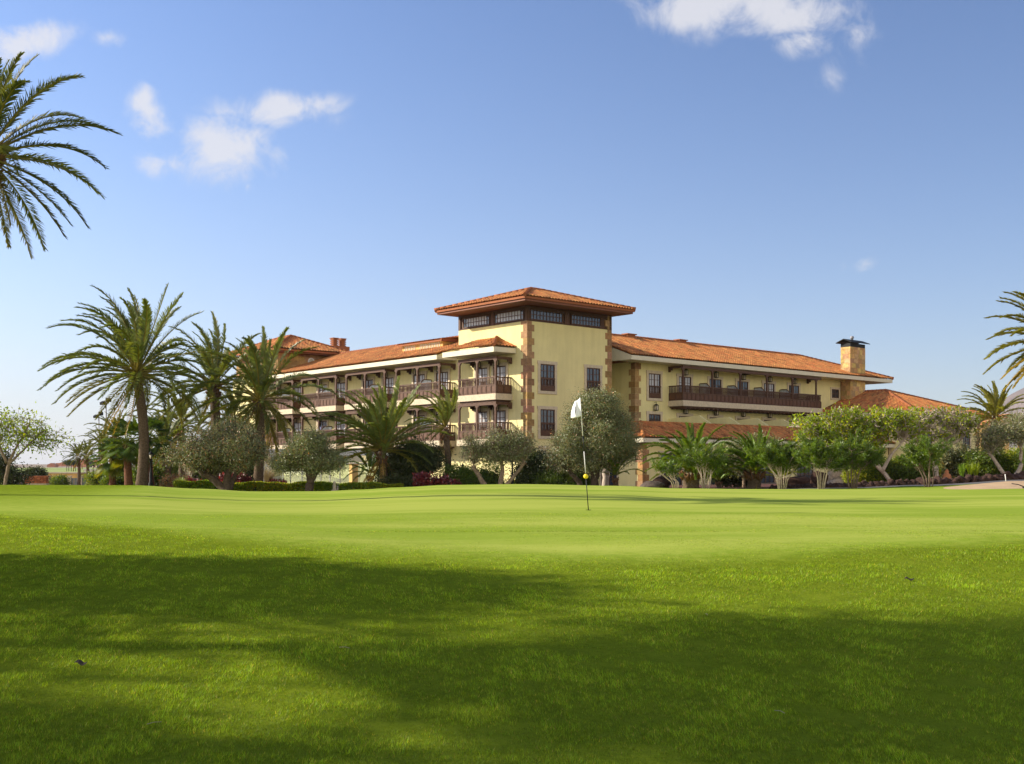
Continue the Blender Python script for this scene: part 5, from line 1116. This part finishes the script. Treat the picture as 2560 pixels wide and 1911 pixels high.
for fl_, nm in ((5.07, 'upper'), (1.97, 'lower')):
    btable(hw(-.75, 2.9, fl_), 'dark round table on the %s bay balcony of the tower' % nm); bchair(hw(-.75, 3.5, fl_), ROT+R(10), 'dark chair left of the table on the %s bay balcony' % nm); bchair(hw(-.75, 2.25, fl_), ROT+R(190), 'dark chair right of the table on the %s bay balcony' % nm)
btable(hw(31.8, .1, 5.17), 'dark table at the far right end of the long balcony'); bchair(hw(31.1, .1, 5.17), ROT+R(90), 'dark chair left of the table at the end of the long balcony'); bchair(hw(32.5, .1, 5.17), ROT+R(-90), 'dark chair right of the table at the end of the long balcony')

# ---------------------------------------------------------------- right-hand garden floor: volcanic bed, lava edging, path, bunker
def strip(name, mtl, pts, lift, label=None, cat=None, kind='structure', n=60, w=10, crown=0.):
    """pts: list of (px, D_near, D_far)"""
    pts = np.array(pts, float); t = np.linspace(0, 1, n); k = t*(len(pts)-1); px = np.interp(k, np.arange(len(pts)), pts[:, 0]); a = np.interp(k, np.arange(len(pts)), pts[:, 1]); b = np.interp(k, np.arange(len(pts)), pts[:, 2])
    s = np.linspace(0, 1, w)[:, None]; D = a+(b-a)*s; X = (px-CX)/F*D; Z = ground(X, D)+lift+crown*np.sin(s*math.pi)
    Z[0] -= .06; Z[-1] -= .06
    i, j = np.meshgrid(np.arange(w-1), np.arange(n-1), indexing='ij'); mb = MB(); mb.add(np.stack([X, D, Z], -1).reshape(-1, 3), np.stack([i*n+j, i*n+j+1, (i+1)*n+j+1, (i+1)*n+j], -1).reshape(-1, 4), smooth=True)
    return tag(link(name, mb.mesh(name, mtl)), label, cat, kind=kind)
mat('cinders', (.115, .045, .032), .97, 5, .35, 1.0, 30)
mat('sand', (.45, .31, .175), .95, 2, .12, .4, 30)
strip('volcanic_bed', 'cinders', [(1560, 57.5, 75), (1700, 57, 75), (1900, 57, 75), (2100, 56.5, 75), (2300, 57, 75), (2450, 58, 75), (2700, 60, 75)], .05, n=90, w=24)
strip('garden_soil', 'bark_dark', [(440, 59, 100), (800, 59, 100), (1200, 59, 95), (1560, 58, 75)], .03, n=60, w=14)
strip('path', 'asphalt', [(1950, 53.9, 54.8), (2150, 53.2, 55.2), (2300, 53, 56), (2450, 53.5, 57), (2700, 54.5, 59)], .02)
def bunker(u, v):
    px = 2330+u*420; D = 44+v*8+u*1.0; x = (px-CX)/F*D; e = np.minimum(1, np.minimum(u*2.2, 1))*np.sin(v*math.pi)
    z = ground(x, D)+.02+(v*.28)*e-.05*(1-e)+.0; return x, D, z
sheet('sand_bunker', 'sand', bunker, 50, 24)
# lava rocks edging the bed
lv = []
for k in range(3):
    mb = MB(); mb.ball((0, 0, .04), .2, 12, sq=(1.15, .9, .85), rough=.55); lv.append(mb.mesh('rock', 'lava'))
n = 0; px = 1930.
ROCKS = []
while px < 2600:
    D = np.interp(px, [1700, 2100, 2300, 2450, 2700], [56.6, 56.2, 56.8, 57.8, 60]); s = np.interp(px, [1930, 2200, 2560], [.62, 1.0, 1.35])*rng.uniform(.8, 1.2)
    b = B(px, D); o = link('lava_rock', lv[n % 3], None, (b.x, b.y, b.z+.04)); o.scale = (s, s, s*rng.uniform(.85, 1.2)); o.rotation_euler.z = rng.uniform(0, 6)
    where = ('left of the lone small tree' if px < 2250 else 'behind the lone small tree' if px < 2360 else 'between the lone small tree and the white stake' if px < 2505 else 'near the white stake')
    tag(o, 'dark red lava rock of the edging, '+where, 'rock', 'lava rocks edging the path'); px += 7.0*s*rng.uniform(.8, 1.05); n += 1
BR = [(1630, 57.5, .62, .42, 'boulder', 'big brown boulder at the corner of the low wing'), (1652, 58.5, .5, .62, 'lava', 'dark boulder leaning behind the big brown one'), (1992, 60, .75, .62, 'lava', 'black rounded boulder left of the gnarled olive trunk'),
      (2046, 60.5, .5, .85, 'lava', 'tall black boulder against the gnarled olive trunk'), (2055, 58.5, .35, .25, 'lava', 'small black rock before the tall black boulder'), (1268, 60, .3, .25, 'travertine', 'pale stone at the foot of the dark green lamp post')]
for px, D, r_, h_, m_, lb in BR:
    b = B(px, D); mb = MB(); mb.ball((0, 0, h_*.45), 1, 12, sq=(r_, r_*.8, h_*.6), rough=.16); tag(link('boulder', mb.mesh('boulder', m_), None, b), lb, 'boulder', 'boulders in the garden')
b = B(2516, 52.5); s_ = empty('marker_stake', b, 'slim white stake leaning beside the cart path', 'stake'); mb = MB(); mb.tube([(0, 0, -.1), (-.06, 0, .42)], .022, 8); link('stake', mb.mesh('stake', 'white'), s_)
mb = MB(); mb.tube([(0, 0, .03), (-.3, .05, .16), (-.55, .1, .2)], .02, 6); rk = empty('bunker_rake', B(2566, 45.5), 'dark rake handle lying at the right edge of the bunker', 'rake'); link('handle', mb.mesh('handle', 'black'), rk)
mb = MB(); mb.box(-.05, .05, -.25, .25, 0, .06); link('rake_head', mb.mesh('head', 'black'), rk)
# terracotta jar under the shrubs
b = B(2367, 62); tj = empty('garden_jar', b, 'terracotta jar lantern under the shrubs, behind the lava wall', 'jar'); mb = MB(); mb.lathe((0, 0, .1), [(.16, 0), (.26, .12), (.2, .32), (.09, .42), (.11, .52), (.02, .62)], 14); link('jar', mb.mesh('jar', 'terracotta'), tj)
# red and cream box wall under the round clipped tree
b = B(89, 78.); bw = empty('planter_wall', b, 'red and cream patterned low wall under the round clipped tree', 'wall'); mb = MB(); wd = 27.0/F*78; zt = at(0, 1190, 78).z-b.z
mb.box(-wd, wd, 0, .4, -.2, zt*.25, (1, 1, 1)); link('base', mb.mesh('base', 'travertine'), bw)
mb = MB(); rows_ = 4; cols_ = 7
for r_ in range(rows_):
    for c_ in range(cols_):
        xa = -wd+2*wd*c_/cols_; xb = xa+2*wd/cols_; za = zt*.25+zt*.75*r_/rows_; zb = za+zt*.75/rows_
        mb.prism([(xa, za), (xb, za), (xb, zb-.02), ((xa+xb)/2, zb), (xa, zb-.05)], -.03 if (r_+c_) % 2 else -.06, .38, 1, (1, 1, 1) if (r_+c_) % 3 else (1.4, 1.5, 1.5))
link('panel', mb.mesh('panel', 'tile_edge'), bw)

# ---------------------------------------------------------------- far left: ochre wall, fence, houses
wl = empty('boundary_wall', at(140, 1210, 120) , 'long ochre wall building with a flat roof beyond the fence', 'building'); wl.location.z = gz(wl.location.x, 120)
mb = MB(); x0, x1 = at(120, 0, 120).x-wl.location.x, at(192, 0, 120).x-wl.location.x; mb.box(x0, x1, 0, 4, -.5, 1.45); link('wall', mb.mesh('wall', 'ochre'), wl)
mb = MB(); mb.box(x0-.1, x1+.1, -.15, 4.1, 1.45, 1.58); link('roof', mb.mesh('roof', 'travertine'), wl)
wl = empty('boundary_wall', at(45, 1210, 122), 'pale ochre low building left of the round clipped tree', 'building'); wl.location.z = gz(wl.location.x, 122)
mb = MB(); mb.box(-.8, 1.4, 0, 4, -.5, 1.4); link('wall', mb.mesh('wall', 'ochre'), wl); mb = MB(); mb.box(-.9, 1.5, -.1, 4.1, 1.4, 1.5); link('roof', mb.mesh('roof', 'travertine'), wl)
wl = empty('white_building', at(236, 1205, 135), 'plain white building behind the slim palms and lamp posts', 'building'); wl.location.z = gz(wl.location.x, 135)
mb = MB(); mb.box(-1.2, 4.0, 0, 6, -.5, 2.0); link('wall', mb.mesh('wall', 'white'), wl); mb = MB(); mb.box(-1.3, 4.1, -.1, 6.1, 2.0, 2.12); link('parapet', mb.mesh('parapet', 'white'), wl)
fn = empty('fence', at(160, 0, 112), 'blue-grey slatted fence between pale pillars along the road', 'fence'); fn.location.z = gz(fn.location.x, 112)
for px in list(range(38, 66, 26))+list(range(120, 300, 27)):
    x = at(px, 0, 112).x-fn.location.x; mb = MB(); mb.box(x-.18, x+.18, -.15, .15, -.3, 1.05); mb.box(x-.22, x+.22, -.2, .2, 1.05, 1.13); link('pillar', mb.mesh('pillar', 'travertine'), fn)
for a, b in ((10, 64), (120, 296)):
    mb = MB(); xa, xb = at(a, 0, 112).x-fn.location.x, at(b, 0, 112).x-fn.location.x; x = xa
    while x < xb: mb.box(x, x+.09, -.03, .03, .05, .85); x += .14
    mb.box(xa, xb, -.04, .04, .80, .88); link('panel', mb.mesh('panel', 'fence_blue'), fn)
strip('road', 'asphalt', [(-300, 104, 109), (150, 104, 109), (300, 104, 109)], .03)
HG = 'terracotta houses on the far slope'
k = 0
for px, y, D, w_, h_, c in ((128, 1171, 640, 4, 4.5, .8), (142, 1170, 700, 5, 4.5, .9), (156, 1169, 690, 6, 5, 1), (172, 1168, 700, 5, 5.5, 1.1), (190, 1167, 660, 5, 6, 1.2), (206, 1166, 650, 6, 6.5, 1), (222, 1166, 640, 6, 6.5, .9), (240, 1165, 640, 7, 7, 1.1)):
    D *= 1.75; p = at(px, y-1.5, D); r = empty('house', p, ['leftmost small terracotta house on the far slope', 'second terracotta house from the left on the far slope', 'wide terracotta house on the far slope, third from the left', 'terracotta house on the far slope left of the slim palms', 'terracotta house seen behind the left slim palm', 'tall terracotta house seen between the slim palms', 'terracotta house seen behind the right slim palm', 'largest terracotta house, by the floodlight poles'][k], 'house', HG)
    mb = MB(); mb.box(-w_, w_, 0, 8, -2, h_*.6, (c, c, c)); link('wall', mb.mesh('wall', 'terracotta'), r)
    mb = MB(); mb.prism([(-w_-.4, h_*.6), (w_+.4, h_*.6), (0, h_)], -.4, 8.4, 1, (1.1*c, c, c)); link('roof', mb.mesh('roof', 'tile'), r); k += 1
k = 0
for px, y, D, w_, h_, m_ in ((2488, 1090, 330, 4, 5, 'ochre'), (2506, 1082, 340, 4.5, 5, 'white'), (2524, 1075, 350, 4, 5, 'ochre')):
    p = at(px, y, D); r = empty('house', p, ['orange house right of the annexe corner, lowest on the slope', 'white house on the slope behind the wind-swept palm', 'orange house highest on the slope at the right'][k], 'house', 'houses on the right-hand slope'); r.location.z = p.z
    mb = MB(); mb.box(-w_, w_, 0, 8, -8, h_*.6); link('wall', mb.mesh('wall', m_), r); mb = MB(); mb.prism([(-w_-.4, h_*.6), (w_+.4, h_*.6), (0, h_)], -.4, 8.4, 1); link('roof', mb.mesh('roof', 'tile'), r); k += 1
TG = 'far palms on the golf slope'
for i, px in enumerate((167, 172, 178, 184, 189)):
    p = at(px, 1172, 400); r = empty('far_palm', p, 'tiny far palm beside the slim date palms, '+['leftmost', 'second from left', 'middle one', 'second from right', 'rightmost'][i]+' of its row', 'palm tree', TG)
    mb = MB(); mb.tube([(0, 0, -1), (0, 0, 2.1)], .12, 5); link('trunk', mb.mesh('trunk', 'bark_palm'), r); cr = MB(); P_ = np.array([0, 0, 2.2])+rng.normal(size=(500, 3))*np.array([.65, .65, .4]); leaves(cr, P_, .5, .12, tvar(500)*.8, dirs=unit(P_-np.array([0, 0, 2.3])), updir=-.2); link('crown', cr.mesh('crown', 'leaf_dark'), r)

# ---------------------------------------------------------------- trees beyond the left edge, whose shadows lie on the lawn
SG = 'shade trees beyond the left edge'
def shade_tree(label, x, y, lobes, H):
    crown_tree('shade_tree', label, 'tree', Vector((x, y, gz(x, y))), [([(0, 0, -.3), (.1, 0, H*.3), (0, 0, H*.6), (.1, 0, H*.8)], .3, .12)], lobes, 170, 26000, 0, 'leaf_dark', 'bark', .5, .26, .13, SG, .3, limb=.04)
shade_tree('tall full shade tree beyond the left edge, nearest the camera', -15.5, 9.9, [(0, 0, 10.2, 2.6, 3.0, 2.7), (.5, -2.5, 12, 2.2, 2.2, 2.2), (.8, -4.2, 9.8, 2.0, 1.7, 2.2), (0, 2.5, 6.6, 1.5, 1.0, 1.2)], 9)
shade_tree('slender shade tree beyond the left edge, farthest from the camera', -14.5, 12.9, [(0, 0, 3.6, 1.5, .75, 1.3), (.3, .0, 5.4, 1.3, .7, 1.0)], 4)
crown_tree('shade_tree', 'airy half-bare shade tree beyond the left edge, behind the tall one', 'tree', Vector((-18, 9.6, gz(-18, 9.6))), [([(0, 0, -.3), (.1, 0, 2), (0, 0, 4.5)], .2, .08)], [(0, 0, 5.0, 2.2, 3.2, 2.6)], 130, 7500, 0, 'leaf_dark', 'bark', .6, .2, .09, SG, .1, limb=.03)
shade_tree('small shade tree beyond the left edge, nearest the camera', -13.5, 6.9, [(0, 0, 3.4, 1.6, 1.1, 1.1), (0, -1.0, 4.9, 1.6, 1.3, 1.3)], 3.4)
shade_tree('bushy low tree beyond the left edge, between the two small ones', -12.0, 11.0, [(0, 0, 1.5, 1.4, 1.2, .9)], 1.3)
# ---------------------------------------------------------------- turf: mown blades close to the camera
def blades(name, n, y0, y1, h, w, seed):
    g = np.random.default_rng(seed); y = y0*(y1/y0)**g.random(n); x = (g.random(n)*2-1)*(y*.49+.5); z = ground(x, y)
    px = CX+F*x/y; near = np.interp(px, [-600, 0, 500, 1280, 2000, 2560, 3200], [30, 21, 17, 14.6, 15, 16.2, 18]); fade = np.clip((near+.3-y)/2.5, .25, 1)
    pat = 0
    for q in range(14):
        fq = 1.9*1.32**q; th = g.uniform(0, 3.14); pat = pat+np.sin(fq*(x*math.cos(th)+y*math.sin(th))+g.uniform(0, 6.3)+1.5*np.sin(.7*fq*(y*math.cos(th)-x*math.sin(th))))
    pat = pat/3.2+0*np.sin(x*1.7+np.sin(y*1.3)*2)*np.sin(y*2.1+x*.6)+.6*np.sin(x*5.3+y*3.7)*np.sin(y*6.1-x*2.2); ht = h*fade*g.uniform(.5, 1.25, n)*np.clip(1+.38*pat, .25, 2); wd = w*(y/8)**.6
    a = g.uniform(0, 6.283, n); ln = ht*g.uniform(.2, 1.1, n); dx = np.cos(a)*ln+.25*ht*np.sin(x*.8+y*.5); dy = np.sin(a)*ln; s = a+1.57+g.normal(size=n)*.5; sx = np.cos(s)*wd*.5; sy = np.sin(s)*wd*.5
    V = np.stack([np.stack([x-sx, y-sy, z-.004], -1), np.stack([x+sx, y+sy, z-.004], -1), np.stack([x+dx, y+dy, z+ht], -1)], 1)
    b = g.uniform(.45, 1.5, (n, 1))*np.clip(1+.24*pat[:, None], .4, 1.8); tn = np.concatenate([b*g.uniform(.8, 1.25, (n, 1)), b, b*g.uniform(.7, 1.3, (n, 1))], 1); k = g.random(n) < .035; tn[k] *= (2.2, 1.3, 5.0)
    mb = MB(); mb.add(V.reshape(-1, 3), np.arange(3*n).reshape(n, 3), tn); o = link(name, mb.mesh(name, 'leaf_grass')); tag(o, 'short mown grass blades of the lawn', 'grass', kind='stuff')
blades('lawn_grass', 900000, 4.6, 21, .019, .005, 11)
for i, (px, py, lb) in enumerate(((202, 1668, 'brown curled dead leaf lying on the grass at lower left'), (2273, 1427, 'small dark leaf on the lit grass at the right'), (1770, 1545, 'tiny dry twig on the shaded grass'), (865, 1629, 'pale straw lying in the middle of the lawn'), (385, 1822, 'pale bent straw near the bottom left'), (1955, 1792, 'pale straw on the dark grass at lower right'))):
    D = 1.4*F/(py-YH)
    for _ in range(12): p = on_ground(px, D); D = (EYE-p.z)*F/(py-YH)
    r = p+Vector((0, 0, .03)); mb = MB()
    if i < 2:
        t = np.linspace(0, 1, 7); wdt = .02*np.sin(t*math.pi)+.002; c = np.stack([t*.10-.05, .01*np.sin(t*5), .012*np.sin(t*7)], 1); v = np.concatenate([c-np.array([0, 1, .3])*wdt[:, None], c+np.array([0, 1, .6])*wdt[:, None]]); kk = np.arange(6); mb.add(v, np.stack([kk, kk+1, kk+8, kk+7], 1), (.5, .55, .6)); o = link('dead_leaf', mb.mesh('leaf', 'bark_dark'), None, r); o.modifiers.new('s', 'SOLIDIFY').thickness = .002
        tag(o, lb, 'leaf', 'fallen leaves and straws')
    else:
        mb.tube([(-.04, 0, 0), (0, .01, .006), (.045, .03, 0)], .0022, 5, (1, 1, 1)); o = link('straw', mb.mesh('straw', 'leaf_straw'), None, r); o.rotation_euler.z = rng.uniform(0, 3); tag(o, lb, 'straw', 'fallen leaves and straws')

# ---------------------------------------------------------------- the air
hz_ = bpy.data.materials.new('haze'); hz_.use_nodes = True; nt = hz_.node_tree; nt.nodes.clear(); pv = nt.nodes.new('ShaderNodeVolumePrincipled')
pv.inputs['Density'].default_value = .00006; pv.inputs['Color'].default_value = (.78, .84, .95, 1); pv.inputs['Anisotropy'].default_value = .2
oo = nt.nodes.new('ShaderNodeOutputMaterial'); nt.links.new(pv.outputs[0], oo.inputs['Volume']); MATS['haze'] = hz_
mb = MB(); mb.box(-5600, 5600, -260, 6400, -9, 230); tag(link('haze', mb.mesh('haze', 'haze')), kind='stuff')
